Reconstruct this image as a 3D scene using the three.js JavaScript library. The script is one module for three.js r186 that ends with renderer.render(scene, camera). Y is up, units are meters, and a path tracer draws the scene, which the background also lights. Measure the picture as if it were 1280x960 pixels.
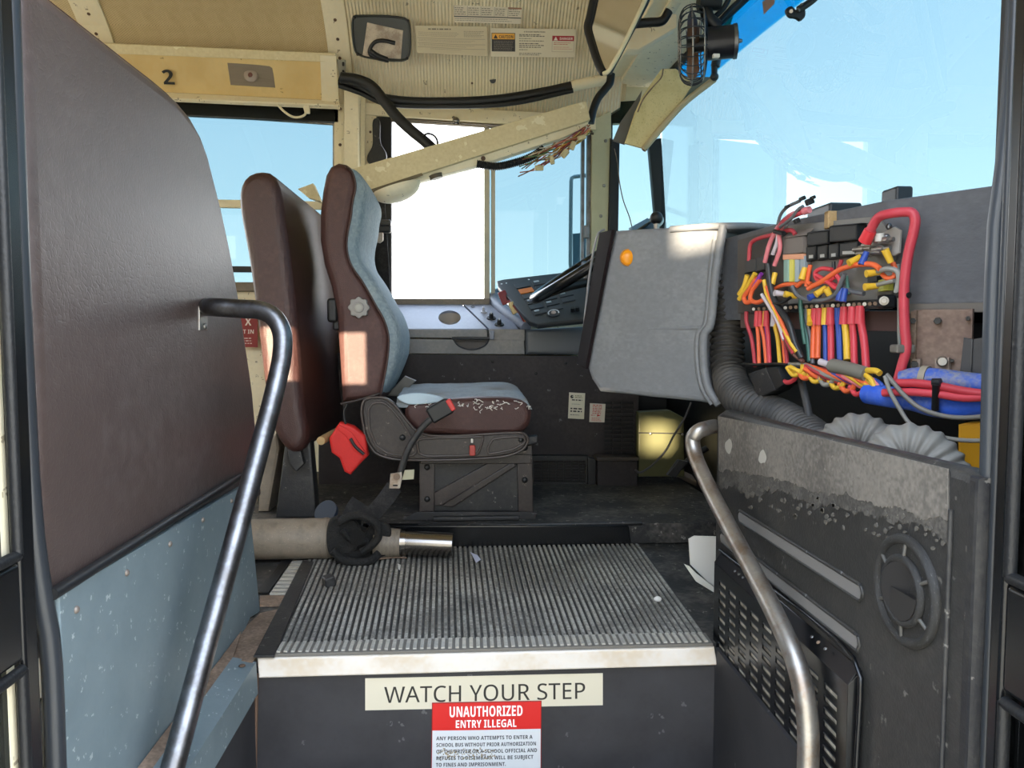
import * as THREE from 'three';
import { mergeGeometries, toCreasedNormals } from 'three/addons/utils/BufferGeometryUtils.js';
import { RoundedBoxGeometry } from 'three/addons/geometries/RoundedBoxGeometry.js';
import { TextGeometry } from 'three/addons/geometries/TextGeometry.js';
import { FontLoader } from 'three/addons/loaders/FontLoader.js';

// ---------------------------------------------------------------- camera, sky, sun, exposure
const EYE = new THREE.Vector3(0, 0.6, 0), FOCAL = 967;
const YAW = 3.4 * Math.PI / 180, PITCH = 3.67 * Math.PI / 180;
const scene = new THREE.Scene();
const camera = new THREE.PerspectiveCamera(2 * Math.atan(480 / FOCAL) * 180 / Math.PI, 4 / 3, 0.02, 400);
const FWD = new THREE.Vector3(Math.sin(YAW) * Math.cos(PITCH), -Math.sin(PITCH), -Math.cos(YAW) * Math.cos(PITCH));
camera.position.copy(EYE);
camera.lookAt(EYE.clone().add(FWD));
const renderer = new THREE.WebGLRenderer({ antialias: true });
renderer.toneMapping = THREE.LinearToneMapping;
renderer.toneMappingExposure = 8.5;
renderer.shadowMap.enabled = true;

// clear late-afternoon sky: pale at the horizon, bluer overhead, the same all round
{
  const W = 64, H = 256, data = new Float32Array(W * H * 4);
  for (let j = 0; j < H; j++) {
    const el = ((j + 0.5) / H - 0.5) * Math.PI, s = Math.max(0, Math.sin(el)), k = Math.pow(1 - s, 3.6);
    const low = [1.32, 1.27, 1.18], high = [0.58, 0.7, 0.88], below = [0.42, 0.37, 0.3];
    for (let i = 0; i < W; i++) for (let c = 0; c < 4; c++) {
      const v = c === 3 ? 1 : el < 0 ? below[c] : high[c] + (low[c] - high[c]) * k;
      data[(j * W + i) * 4 + c] = v;
    }
  }
  const t = new THREE.DataTexture(data, W, H, THREE.RGBAFormat, THREE.FloatType);
  t.mapping = THREE.EquirectangularReflectionMapping; t.magFilter = THREE.LinearFilter; t.needsUpdate = true;
  scene.background = t;
}
scene.backgroundIntensity = 1;
const SUNDIR = new THREE.Vector3(-0.444, 0.19, 1).normalize();
const sun = new THREE.DirectionalLight(new THREE.Color(1, 0.83, 0.6), 3.4);
sun.name = 'sun'; sun.position.copy(SUNDIR).multiplyScalar(12); sun.castShadow = true; sun.shadow.radius = 1;
sun.target.position.set(0, 0.5, -1.5); sun.position.add(sun.target.position);
Object.assign(sun.shadow.camera, { left: -6, right: 6, top: 6, bottom: -6, near: 0.5, far: 30 });
sun.shadow.mapSize.set(2048, 2048);
scene.add(sun, sun.target);

// ---------------------------------------------------------------- helpers
const V = (x, y, z) => new THREE.Vector3(x, y, z);
const RGT = V(Math.cos(YAW), 0, Math.sin(YAW)), UPV = RGT.clone().cross(FWD);
const ray = (px, py) => FWD.clone().addScaledVector(RGT, (px - 640) / FOCAL).addScaledVector(UPV, -(py - 480) / FOCAL);
const at = (px, py, d) => { const r = ray(px, py); return EYE.clone().addScaledVector(r, -d / r.z); };          // a measured point at depth d
const onX = (px, py, x) => { const r = ray(px, py); return EYE.clone().addScaledVector(r, x / r.x); };
const onY = (px, py, y) => { const r = ray(px, py); return EYE.clone().addScaledVector(r, (y - EYE.y) / r.y); };
const many = (d, ...pp) => pp.map(([x, y, dd]) => at(x, y, dd ?? d));
const manyX = (x0, ...pp) => pp.map(([x, y]) => onX(x, y, x0));
let seed = 7;
const rnd = (a = 0, b = 1) => { seed = (seed * 1664525 + 1013904223) >>> 0; return a + (b - a) * seed / 4294967296; };

function metreUV(g) {                         // uv in metres, by the way each face looks
  if (g.index) g = g.toNonIndexed();
  const p = g.attributes.position, uv = new Float32Array(p.count * 2), a = V(), b = V(), c = V(), n = V();
  for (let i = 0; i < p.count; i += 3) {
    a.fromBufferAttribute(p, i); b.fromBufferAttribute(p, i + 1); c.fromBufferAttribute(p, i + 2);
    n.copy(b).sub(a).cross(V().copy(c).sub(a)); const x = Math.abs(n.x), y = Math.abs(n.y), z = Math.abs(n.z);
    [a, b, c].forEach((q, k) => {
      const o = (i + k) * 2;
      if (x >= y && x >= z) { uv[o] = q.z; uv[o + 1] = q.y; } else if (y >= z) { uv[o] = q.x; uv[o + 1] = q.z; } else { uv[o] = q.x; uv[o + 1] = q.y; }
    });
  }
  g.setAttribute('uv', new THREE.BufferAttribute(uv, 2));
  return g;
}
const clean = (g) => { for (const k of Object.keys(g.attributes)) if (!['position', 'normal', 'uv'].includes(k)) g.deleteAttribute(k); g.clearGroups(); return g.index ? g.toNonIndexed() : g; };
const merge = (list) => mergeGeometries(list.map(clean));
function box(w, h, d, x = 0, y = 0, z = 0, r = 0.003, rot) {
  const g = r > 0 ? new RoundedBoxGeometry(w, h, d, 2, Math.min(r, w / 2.2, h / 2.2, d / 2.2)) : new THREE.BoxGeometry(w, h, d);
  if (rot) g.applyMatrix4(new THREE.Matrix4().makeRotationFromEuler(new THREE.Euler(...rot)));
  g.translate(x, y, z);
  return metreUV(g);
}
function smoothLoop(pts, n = 60) { return new THREE.CatmullRomCurve3(pts, true, 'centripetal').getSpacedPoints(n).slice(0, n); }
function frameOf(pts) {
  const n = V(); pts.forEach((p, i) => { const q = pts[(i + 1) % pts.length]; n.x += (p.y - q.y) * (p.z + q.z); n.y += (p.z - q.z) * (p.x + q.x); n.z += (p.x - q.x) * (p.y + q.y); });
  n.normalize(); if (n.dot(EYE.clone().sub(pts[0])) < 0) n.negate();
  const e1 = Math.abs(n.y) > 0.9 ? V(1, 0, 0) : V(0, 1, 0).cross(n).normalize();
  e1.addScaledVector(n, -e1.dot(n)).normalize();
  return { o: pts[0], n, e1, e2: n.clone().cross(e1) };
}
// a solid whose front is the outline pts and whose back lies thick metres behind it
function slab(pts, thick, bevel = 0.002, holes = [], bs = 2, uvInMetres = true) {
  const f = frameOf(pts), to2 = (p) => { const q = p.clone().sub(f.o); return new THREE.Vector2(q.dot(f.e1), q.dot(f.e2)); };
  const s = new THREE.Shape(pts.map(to2));
  for (const h of holes) s.holes.push(new THREE.Path(h.map(to2)));
  let g = new THREE.ExtrudeGeometry(s, { depth: Math.max(1e-5, thick - 2 * bevel), bevelEnabled: bevel > 0, bevelThickness: bevel, bevelSize: bevel, bevelOffset: -bevel, bevelSegments: bs, steps: 1 });
  g.translate(0, 0, -(thick - (bevel > 0 ? bevel : 0)));
  g = toCreasedNormals(clean(g), 0.7);
  {                                               // the flat front and back keep their own normal
    const p = g.attributes.position, N = g.attributes.normal, a = V(), b = V(), c = V();
    for (let i = 0; i < p.count; i += 3) {
      a.fromBufferAttribute(p, i); b.fromBufferAttribute(p, i + 1).sub(a); c.fromBufferAttribute(p, i + 2).sub(a); b.cross(c).normalize();
      if (Math.abs(b.z) > 0.9995) for (let k = 0; k < 3; k++) N.setXYZ(i + k, 0, 0, Math.sign(b.z));
    }
  }
  g.applyMatrix4(new THREE.Matrix4().makeBasis(f.e1, f.e2, f.n).setPosition(f.o));
  return uvInMetres ? metreUV(g) : g;
}
// a printed sheet: quad corners tl, tr, br, bl, uv 0..1 over its face, real thickness
function sheet(tl, tr, br, bl, thick = 0.0015) {
  const n = tr.clone().sub(tl).cross(bl.clone().sub(tl)).normalize(); if (n.dot(EYE.clone().sub(tl)) < 0) n.negate();
  const B = [tl, tr, br, bl].map((p) => p.clone().addScaledVector(n, -thick)), F = [tl, tr, br, bl], P = [], U = [];
  const quad = (a, b, c, d, u) => { for (const [p, w] of [[a, 0], [d, 3], [c, 2], [a, 0], [c, 2], [b, 1]]) { P.push(p.x, p.y, p.z); U.push(...u[w]); } };
  const full = [[0, 1], [1, 1], [1, 0], [0, 0]], edge = [[0.01, 0.01], [0.01, 0.01], [0.01, 0.01], [0.01, 0.01]];
  quad(...F, full); quad(B[1], B[0], B[3], B[2], edge);
  for (let i = 0; i < 4; i++) { const j = (i + 1) % 4; quad(B[i], B[j], F[j], F[i], edge); }
  const g = new THREE.BufferGeometry();
  g.setAttribute('position', new THREE.Float32BufferAttribute(P, 3)); g.setAttribute('uv', new THREE.Float32BufferAttribute(U, 2));
  g.computeVertexNormals(); return g;
}
// sweep a circle (radius may vary along the way) along points, with closed ends
function sweep(curve, n, m, rf, cap = true) {
  const fr = curve.computeFrenetFrames(n, false), P = [], U = [], I = [], L = curve.getLength();
  for (let i = 0; i <= n; i++) {
    const t = i / n, c = curve.getPointAt(t), r = typeof rf === 'function' ? rf(t, t * L) : rf;
    for (let j = 0; j <= m; j++) {
      const a = j / m * Math.PI * 2, q = c.clone().addScaledVector(fr.normals[i], Math.cos(a) * r).addScaledVector(fr.binormals[i], Math.sin(a) * r);
      P.push(q.x, q.y, q.z); U.push(a * r, t * L);
      if (i < n && j < m) { const k = i * (m + 1) + j; I.push(k, k + 1, k + m + 1, k + 1, k + m + 2, k + m + 1); }
    }
  }
  let g = new THREE.BufferGeometry();
  g.setAttribute('position', new THREE.Float32BufferAttribute(P, 3)); g.setAttribute('uv', new THREE.Float32BufferAttribute(U, 2)); g.setIndex(I);
  g.computeVertexNormals();
  {                                               // join the normals over the seam
    const N = g.attributes.normal;
    for (let i = 0; i <= n; i++) { const a = i * (m + 1), b = a + m, s = V(N.getX(a) + N.getX(b), N.getY(a) + N.getY(b), N.getZ(a) + N.getZ(b)).normalize(); N.setXYZ(a, s.x, s.y, s.z); N.setXYZ(b, s.x, s.y, s.z); }
  }
  if (!cap) return g.toNonIndexed();
  const caps = [0, n].map((i) => {
    const r = typeof rf === 'function' ? rf(i / n, i / n * L) : rf, c = curve.getPointAt(i / n), Q = [], T = [];
    for (let j = 0; j < m; j++) {
      const e = (k) => { const a = k / m * Math.PI * 2; return c.clone().addScaledVector(fr.normals[i], Math.cos(a) * r).addScaledVector(fr.binormals[i], Math.sin(a) * r); };
      const [p, q] = i ? [e(j), e(j + 1)] : [e(j + 1), e(j)];
      Q.push(c.x, c.y, c.z, p.x, p.y, p.z, q.x, q.y, q.z); T.push(0, 0, 0, r, r, r);
    }
    const h = new THREE.BufferGeometry(); h.setAttribute('position', new THREE.Float32BufferAttribute(Q, 3)); h.setAttribute('uv', new THREE.Float32BufferAttribute(T, 2)); h.computeVertexNormals(); return h;
  });
  return mergeGeometries([g.toNonIndexed(), ...caps]);
}
const curveOf = (pts, tension = 'centripetal') => new THREE.CatmullRomCurve3(pts, false, tension);
const tube = (pts, r, n = pts.length * 6, m = 10) => sweep(pts.length === 2 ? new THREE.LineCurve3(...pts) : curveOf(pts), pts.length === 2 ? 1 : n, m, r);
const hose = (pts, r, amp, pitch, m = 20) => { const c = curveOf(pts), L = c.getLength(), n = Math.ceil(L / pitch * 6); return sweep(c, n, m, (t, s) => r + amp * Math.sin(s / pitch * Math.PI * 2)); };
function orient(g, from, dir) { g.applyQuaternion(new THREE.Quaternion().setFromUnitVectors(V(0, 1, 0), dir.clone().normalize())); g.translate(from.x, from.y, from.z); return g; }
const rod = (a, b, r, r2 = r, m = 20) => { const d = b.clone().sub(a), g = new THREE.CylinderGeometry(r2, r, d.length(), m); g.translate(0, d.length() / 2, 0); return clean(orient(g, a, d)); };
const ball = (p, r, sx = 1, sy = 1, sz = 1) => { const g = new THREE.SphereGeometry(r, 20, 14); g.scale(sx, sy, sz); g.translate(p.x, p.y, p.z); return clean(g); };
// domed screw head lying on a face at p with outward direction n
const screw = (p, n, r = 0.006, h = 0.004) => { const g = new THREE.SphereGeometry(r, 12, 5, 0, Math.PI * 2, 0, Math.PI / 2); g.scale(1, h / r, 1); return clean(orient(g, p, n)); };
function grid(nu, nv, f, flip = false) {        // a smooth surface f(u, v)
  const P = [], U = [], I = [];
  for (let i = 0; i <= nu; i++) for (let j = 0; j <= nv; j++) {
    const q = f(i / nu, j / nv); P.push(q.x, q.y, q.z); U.push(i / nu, j / nv);
    if (i < nu && j < nv) { const k = i * (nv + 1) + j; flip ? I.push(k, k + nv + 1, k + 1, k + 1, k + nv + 1, k + nv + 2) : I.push(k, k + 1, k + nv + 1, k + 1, k + nv + 2, k + nv + 1); }
  }
  const g = new THREE.BufferGeometry(); g.setAttribute('position', new THREE.Float32BufferAttribute(P, 3)); g.setAttribute('uv', new THREE.Float32BufferAttribute(U, 2)); g.setIndex(I); g.computeVertexNormals(); return g;
}

// names, labels, kinds
const used = {};
const numbered = (n) => { const k = used[n] = (used[n] ?? -1) + 1; return k ? n + '_' + String(k).padStart(3, '0') : n; };
const pending = [];
function tag(o, label, category, group) { o.userData.label = label; o.userData.category = category; if (group) o.userData.group = group; return o; }
function mesh(name, geo, mat, parent, label) {
  const m = new THREE.Mesh(geo.isBufferGeometry ? geo : merge(geo), mat); m.name = name; m.castShadow = m.receiveShadow = true;
  if (label) m.userData.label = label;
  (parent ?? scene).add(m); return m;
}
function thing(name, label, category, group) {  // its parts are added in world coordinates and set about its base at the end
  const g = new THREE.Group(); g.name = numbered(name); tag(g, label, category, group); scene.add(g); pending.push(g); return g;
}
function solo(name, geo, mat, label, category, group) { const m = mesh(numbered(name), geo, mat); tag(m, label, category, group); pending.push(m); return m; }
function struct(name, geo, mat, parent) { const m = mesh(parent ? name : numbered(name), geo, mat, parent); if (!parent) m.userData.kind = 'structure'; return m; }
function settle() {
  for (const o of pending) {
    const b = new THREE.Box3();
    if (o.isMesh) { o.geometry.computeBoundingBox(); b.copy(o.geometry.boundingBox); } else o.traverse((c) => { if (c.isMesh) { c.updateWorldMatrix(true, false); c.geometry.computeBoundingBox(); b.union(c.geometry.boundingBox.clone().applyMatrix4(c.matrixWorld)); } });
    const p = V((b.min.x + b.max.x) / 2, b.min.y, (b.min.z + b.max.z) / 2);
    if (o.isMesh) o.geometry.translate(-p.x, -p.y, -p.z); else for (const c of o.children) c.position.sub(p);
    o.position.add(p);
  }
}

// ---------------------------------------------------------------- textures (tileable noise)
const hash = (x, y, s) => { let h = (x * 374761393 + y * 668265263 + s * 2147483647) | 0; h = (h ^ (h >>> 13)) * 1274126177 | 0; h ^= h >>> 16; return (h >>> 0) / 4294967296; };
function vnoise(x, y, per, s) {
  const xi = Math.floor(x), yi = Math.floor(y), f = x - xi, g = y - yi, u = f * f * (3 - 2 * f), v = g * g * (3 - 2 * g), w = (a) => ((a % per) + per) % per;
  const a = hash(w(xi), w(yi), s), b = hash(w(xi + 1), w(yi), s), c = hash(w(xi), w(yi + 1), s), d = hash(w(xi + 1), w(yi + 1), s);
  return a + (b - a) * u + (c - a) * v + (a - b - c + d) * u * v;
}
function fbm(x, y, per, oct, s) { let t = 0, a = 0.5, n = 0; for (let i = 0; i < oct; i++) { t += a * vnoise(x * per, y * per, per, s + i); n += a; a *= 0.55; per *= 2; } return t / n; }
function worley(x, y, per, s) {
  const X = x * per, Y = y * per, xi = Math.floor(X), yi = Math.floor(Y); let d1 = 9, d2 = 9; const w = (a) => ((a % per) + per) % per;
  for (let i = -1; i <= 1; i++) for (let j = -1; j <= 1; j++) {
    const cx = xi + i + hash(w(xi + i), w(yi + j), s), cy = yi + j + hash(w(xi + i), w(yi + j), s + 9), d = Math.hypot(cx - X, cy - Y);
    if (d < d1) { d2 = d1; d1 = d; } else if (d < d2) d2 = d;
  }
  return d2 - d1;
}
const lin = (h) => { const c = new THREE.Color(h); return [c.r, c.g, c.b]; };
function dtex(size, f, srgb, metres = 1) {
  const d = new Uint8Array(size * size * 4), e = (v) => Math.max(0, Math.min(255, Math.round(255 * (v <= 0.0031308 ? v * 12.92 : 1.055 * Math.pow(v, 1 / 2.4) - 0.055))));
  for (let j = 0; j < size; j++) for (let i = 0; i < size; i++) {
    const v = f((i + 0.5) / size, (j + 0.5) / size), o = (j * size + i) * 4, a = Array.isArray(v) ? v : [v, v, v];
    for (let c = 0; c < 3; c++) d[o + c] = srgb ? e(a[c]) : Math.max(0, Math.min(255, a[c] * 255));
    d[o + 3] = 255;
  }
  const t = new THREE.DataTexture(d, size, size); t.wrapS = t.wrapT = THREE.RepeatWrapping; t.magFilter = THREE.LinearFilter; t.minFilter = THREE.LinearMipmapLinearFilter; t.generateMipmaps = true;
  if (srgb) t.colorSpace = THREE.SRGBColorSpace; t.repeat.set(1 / metres, 1 / metres); t.needsUpdate = true; return t;
}
const mix = (a, b, k) => a.map((v, i) => v + (b[i] - v) * k), clamp = (v) => Math.max(0, Math.min(1, v)), step = (a, b, v) => { const t = clamp((v - a) / (b - a)); return t * t * (3 - 2 * t); };
// a base colour with patches of a second colour, fine grain, specks and scratches
function grime(base, dust, { amount = 0.35, per = 4, grain = 0.12, specks = 0, speck = '#d8d4cc', scratch = 0, metres = 0.7, size = 512, s = 1 } = {}) {
  const A = lin(base), B = lin(dust), S = lin(speck);
  return dtex(size, (u, v) => {
    const n = fbm(u, v, per, 5, s), fine = fbm(u, v, 64, 2, s + 20), k = step(0.5 - amount * 0.25, 0.78, n * 0.75 + fine * 0.25) * amount * 1.6;
    let c = mix(A, B, clamp(k)).map((q) => q * (1 + grain * (fine - 0.5) * 2));
    if (specks) { const r = hash(Math.floor(u * 46), Math.floor(v * 46), s + 3); if (r < specks && fbm(u, v, 120, 2, s + 5) > 0.62) c = mix(c, S, 0.7); }
    if (scratch) { const q = fbm(u * 1, v * 1, 8, 2, s + 60), l = Math.abs(fbm(u, v * 0.5 + q * 0.2, 24, 2, s + 70) - 0.5); if (l < 0.006 * scratch) c = mix(c, S, 0.45); }
    return c;
  }, true, metres);
}
const leatherBump = dtex(512, (u, v) => clamp(step(0, 0.28, worley(u, v, 70, 3)) * 0.7 + fbm(u, v, 14, 4, 8) * 0.3), false, 0.28);
const creaseBump = dtex(512, (u, v) => clamp(0.5 + 0.5 * step(0.0, 0.09, worley(u + 0.02 * fbm(u, v, 8, 3, 4), v + 0.02 * fbm(u, v, 8, 3, 14), 58, 5)) - 0.3 * fbm(u, v, 90, 2, 8)), false, 0.5);
const grainBump = dtex(256, (u, v) => fbm(u, v, 48, 3, 11), false, 0.12);
const dentBump = dtex(256, (u, v) => fbm(u, v, 5, 4, 17), false, 0.6);
const weaveBump = dtex(256, (u, v) => 0.5 + 0.25 * Math.sin(u * Math.PI * 2 * 40) + 0.25 * Math.sin(v * Math.PI * 2 * 40), false, 0.06);
const mat = (o) => new THREE.MeshPhysicalMaterial({ roughness: 0.6, metalness: 0, ...o });
const plain = (hex, rough = 0.55, o = {}) => mat({ color: new THREE.Color(hex), roughness: rough, ...o });
const M = {
  vinyl: mat({ map: grime('#4b3f3b', '#5f5754', { amount: 0.4, per: 2, grain: 0.1, metres: 0.9, s: 5 }), bumpMap: creaseBump, bumpScale: 0.0006, roughness: 0.42, clearcoat: 0.25, clearcoatRoughness: 0.45 }),
  vinylDark: mat({ map: grime('#3f2723', '#5a3f3a', { amount: 0.3, per: 4, grain: 0.1, metres: 0.6, s: 15 }), bumpMap: leatherBump, bumpScale: 0.0005, roughness: 0.4 }),
  vinylSeat: mat({ map: grime('#4a2f2b', '#5c403b', { amount: 0.25, per: 4, grain: 0.12, metres: 0.5, s: 25 }), bumpMap: leatherBump, bumpScale: 0.0004, roughness: 0.55 }),
  bluePaint: mat({ map: grime('#6f7d82', '#606e74', { amount: 0.5, per: 4, grain: 0.06, specks: 0.06, speck: '#aab3b4', metres: 0.35, s: 31 }), bumpMap: dentBump, bumpScale: 0.002, roughness: 0.5 }),
  cream: mat({ map: grime('#f0e5c6', '#dfcda4', { amount: 0.35, per: 5, grain: 0.05, metres: 0.5, specks: 0.05, speck: '#7a6748', s: 41 }), roughness: 0.5 }),
  yellowCream: mat({ map: grime('#e8cc90', '#d6b474', { amount: 0.35, per: 5, grain: 0.05, metres: 0.6, specks: 0.02, speck: '#8c6a3c', s: 43 }), roughness: 0.5 }),
  chipped: mat({ map: dtex(512, (u, v) => { const n = fbm(u, v, 9, 4, 51), c = mix(lin('#e6d8b0'), lin('#d6c598'), fbm(u, v, 40, 3, 52)); return n > 0.7 ? lin('#f0e5c4') : c; }, true, 0.3), roughness: 0.6 }),
  gasket: plain('#131416', 0.5, { bumpMap: grainBump, bumpScale: 0.0004 }),
  black: plain('#17181a', 0.45), blackShiny: plain('#101113', 0.25),
  blackPlastic: mat({ map: grime('#232325', '#3a3835', { amount: 0.4, per: 5, grain: 0.15, metres: 0.4, specks: 0.03, speck: '#77736c', s: 61 }), bumpMap: grainBump, bumpScale: 0.0003, roughness: 0.5 }),
  brownPlastic: mat({ map: grime('#2f2826', '#443b37', { amount: 0.4, per: 5, grain: 0.12, metres: 0.4, specks: 0.03, speck: '#85796f', s: 63 }), bumpMap: grainBump, bumpScale: 0.0003, roughness: 0.42 }),
  darkPanel: mat({ map: grime('#2e2829', '#3f3838', { amount: 0.4, per: 5, grain: 0.15, metres: 0.5, specks: 0.008, speck: '#777', s: 65 }), roughness: 0.65 }),
  floorRubber: mat({ map: grime('#2c2b2a', '#5d5852', { amount: 0.55, per: 6, grain: 0.25, metres: 0.6, specks: 0.05, speck: '#98938a', s: 71 }), bumpMap: grainBump, bumpScale: 0.0006, roughness: 0.75 }),
  matBase: mat({ map: grime('#302f2e', '#55524d', { amount: 0.5, per: 6, grain: 0.25, metres: 0.5, s: 73 }), roughness: 0.8 }),
  ribTop: mat({ map: grime('#74716b', '#a5a199', { amount: 0.8, per: 4, grain: 0.3, metres: 0.45, specks: 0.05, speck: '#b5b1a8', s: 75 }), roughness: 0.7 }),
  riser: mat({ map: grime('#38373a', '#29282b', { amount: 0.6, per: 4, grain: 0.15, metres: 0.5, specks: 0.01, speck: '#666', s: 77 }), roughness: 0.6 }),
  nosing: mat({ map: grime('#e6ded5', '#c9b598', { amount: 0.45, per: 6, grain: 0.05, metres: 0.6, s: 79 }), roughness: 0.45 }),
  nosingTop: mat({ map: grime('#a6a29a', '#bdb6a6', { amount: 0.5, per: 8, grain: 0.12, metres: 0.4, s: 81 }), roughness: 0.5 }),
  steel: plain('#b9bcc0', 0.36, { metalness: 1, map: grime('#85868a', '#5f5b57', { amount: 0.5, per: 9, grain: 0.1, metres: 0.25, s: 83 }), color: new THREE.Color('#ffffff') }),
  steelDull: mat({ metalness: 0.9, roughness: 0.42, map: grime('#b0aca6', '#8a7a6c', { amount: 0.6, per: 9, grain: 0.15, metres: 0.25, s: 85 }) }),
  chrome: plain('#8c8681', 0.22, { metalness: 1 }),
  screwMetal: plain('#9a9690', 0.4, { metalness: 0.8 }), rustScrew: plain('#6a5343', 0.7, { metalness: 0.3 }),
  podGray: mat({ map: grime('#7a7c7f', '#8b8d8e', { amount: 0.3, per: 4, grain: 0.08, metres: 0.4, s: 87 }), bumpMap: grainBump, bumpScale: 0.0002, roughness: 0.5 }),
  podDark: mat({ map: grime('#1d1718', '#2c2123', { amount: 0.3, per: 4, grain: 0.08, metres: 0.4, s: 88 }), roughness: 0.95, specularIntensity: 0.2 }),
  dashGray: mat({ map: grime('#5a5b5f', '#6a6a6d', { amount: 0.4, per: 4, grain: 0.1, metres: 0.5, s: 89 }), bumpMap: grainBump, bumpScale: 0.0002, roughness: 0.55 }),
  consoleBlue: mat({ map: grime('#848b9d', '#9398a4', { amount: 0.3, per: 4, grain: 0.06, metres: 0.5, s: 91 }), roughness: 0.45 }),
  consoleGray: mat({ map: grime('#7e7d7e', '#8d8985', { amount: 0.5, per: 5, grain: 0.08, metres: 0.5, s: 93 }), roughness: 0.45 }),
  enginePanel: mat({ map: grime('#2d2c2b', '#383633', { amount: 0.4, per: 5, grain: 0.15, metres: 0.5, specks: 0.06, speck: '#888', s: 95 }), bumpMap: grainBump, bumpScale: 0.0003, roughness: 0.5 }),
  fabric: mat({ map: grime('#8b9ba3', '#a9b2b3', { amount: 0.5, per: 3, grain: 0.15, metres: 0.4, s: 97 }), bumpMap: weaveBump, bumpScale: 0.0004, roughness: 0.9, sheen: 0.3 }),
  fabricSeat: mat({ map: grime('#8f979d', '#77736d', { amount: 0.6, per: 4, grain: 0.2, metres: 0.4, s: 99 }), bumpMap: weaveBump, bumpScale: 0.0004, roughness: 0.9 }),
  rust: mat({ map: grime('#6d5a4b', '#8a7563', { amount: 0.6, per: 6, grain: 0.2, metres: 0.3, s: 101 }), roughness: 0.7 }),
  rustPlate: mat({ map: grime('#7c6457', '#8b7767', { amount: 0.5, per: 6, grain: 0.15, metres: 0.3, s: 103 }), roughness: 0.6 }),
  hoseGray: mat({ map: grime('#85817a', '#6d6963', { amount: 0.5, per: 5, grain: 0.12, metres: 0.3, s: 105 }), roughness: 0.6 }),
  hoseDark: mat({ map: grime('#353331', '#5a554f', { amount: 0.5, per: 6, grain: 0.12, metres: 0.3, s: 107 }), roughness: 0.55 }),
  tubeTan: mat({ map: grime('#85796a', '#6a5f52', { amount: 0.5, per: 6, grain: 0.15, metres: 0.3, specks: 0.03, speck: '#b9ad9a', s: 109 }), roughness: 0.55 }),
  grease: mat({ map: grime('#0f0e0d', '#22201e', { amount: 0.5, per: 8, grain: 0.3, metres: 0.15, s: 111 }), bumpMap: grainBump, bumpScale: 0.002, roughness: 0.8 }),
  webbing: mat({ map: grime('#1e1d1e', '#3c3938', { amount: 0.5, per: 8, grain: 0.2, metres: 0.15, s: 113 }), bumpMap: weaveBump, bumpScale: 0.0005, roughness: 0.8 }),
  red: plain('#c8201c', 0.5), redPouch: mat({ map: grime('#c9211c', '#a51a16', { amount: 0.3, per: 5, grain: 0.1, metres: 0.2, s: 115 }), roughness: 0.6 }),
  wood: mat({ map: grime('#b29468', '#937749', { amount: 0.5, per: 8, grain: 0.2, metres: 0.1, s: 117 }), roughness: 0.7 }),
  white: plain('#e4e0d8', 0.6), amber: plain('#f59a12', 0.3), dialDark: plain('#2c3036', 0.4),
  winGlass: mat({ color: new THREE.Color(0.235, 0.305, 0.33), transmission: 1, thickness: 0, roughness: 0, ior: 1.3 }),
  shieldGlass: mat({ color: new THREE.Color(0.268, 0.342, 0.365), transmission: 1, thickness: 0, roughness: 0, ior: 1.3 }),
  bandGlass: mat({ color: new THREE.Color(0.03, 0.215, 0.33), transmission: 1, thickness: 0, roughness: 0, ior: 1.3 }),
  mirror: plain('#e8e8e8', 0.06, { metalness: 1 }),
};
// ribbed wall lining: fine vertical ribs every 12 mm
const ribLining = dtex(256, (u, v) => 0.5 + 0.5 * Math.cos(u * Math.PI * 2 * 8), false, 0.096);
M.ribbed = mat({ map: grime('#eddfbf', '#dac7a0', { amount: 0.4, per: 4, grain: 0.05, metres: 0.6, specks: 0.012, speck: '#7e7058', s: 45 }), bumpMap: ribLining, bumpScale: 0.004, roughness: 0.55 });
// perforated ceiling sheet: holes every 7 mm
const perfo = (u, v) => { const k = 16, x = (u * k) % 1 - 0.5, y = (v * k + (Math.floor(u * k) % 2) * 0.5) % 1 - 0.5; return Math.hypot(x, y); };
M.perforated = mat({
  map: dtex(512, (u, v) => { const c = mix(lin('#d8c398'), lin('#c9b285'), fbm(u, v, 6, 4, 47)); return perfo(u, v) < 0.2 ? c.map((q) => q * 0.5) : c; }, true, 0.085),
  bumpMap: dtex(512, (u, v) => step(0.17, 0.26, perfo(u, v)), false, 0.085), bumpScale: 0.0006, roughness: 0.6,
});
const font = await new FontLoader().loadAsync('fonts/droid/droid_sans_bold.typeface.json');
function print(w, h, draw) {
  const c = document.createElement('canvas'); c.width = w; c.height = h; const x = c.getContext('2d'); draw(x, w, h);
  const t = new THREE.CanvasTexture(c); t.colorSpace = THREE.SRGBColorSpace; return mat({ map: t, roughness: 0.5 });
}
const fakeLines = (x, l, t, w, n, gap, h, col, ragged = 0.25) => { x.fillStyle = col; for (let i = 0; i < n; i++) { let p = l; const end = l + w * (1 - rnd(0, ragged)); while (p < end) { const k = rnd(4, 16) * h / 4; x.fillRect(p, t + i * gap, Math.min(k, end - p), h); p += k + h * 0.8; } } };

// ================================================================ THE SETTING
// axes: -z looks across the bus from its entrance door, +x is the front of the bus, y = 0 the floor
const FAR = 3.05, DOORZ = 0.8;
// ground outside
struct('ground', box(60, 0.1, 60, 0, -1.0, 0, 0), mat({ map: grime('#c4b8a2', '#d6ccb8', { amount: 0.6, per: 6, grain: 0.3, metres: 3, s: 121 }), roughness: 0.95 }));

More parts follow.
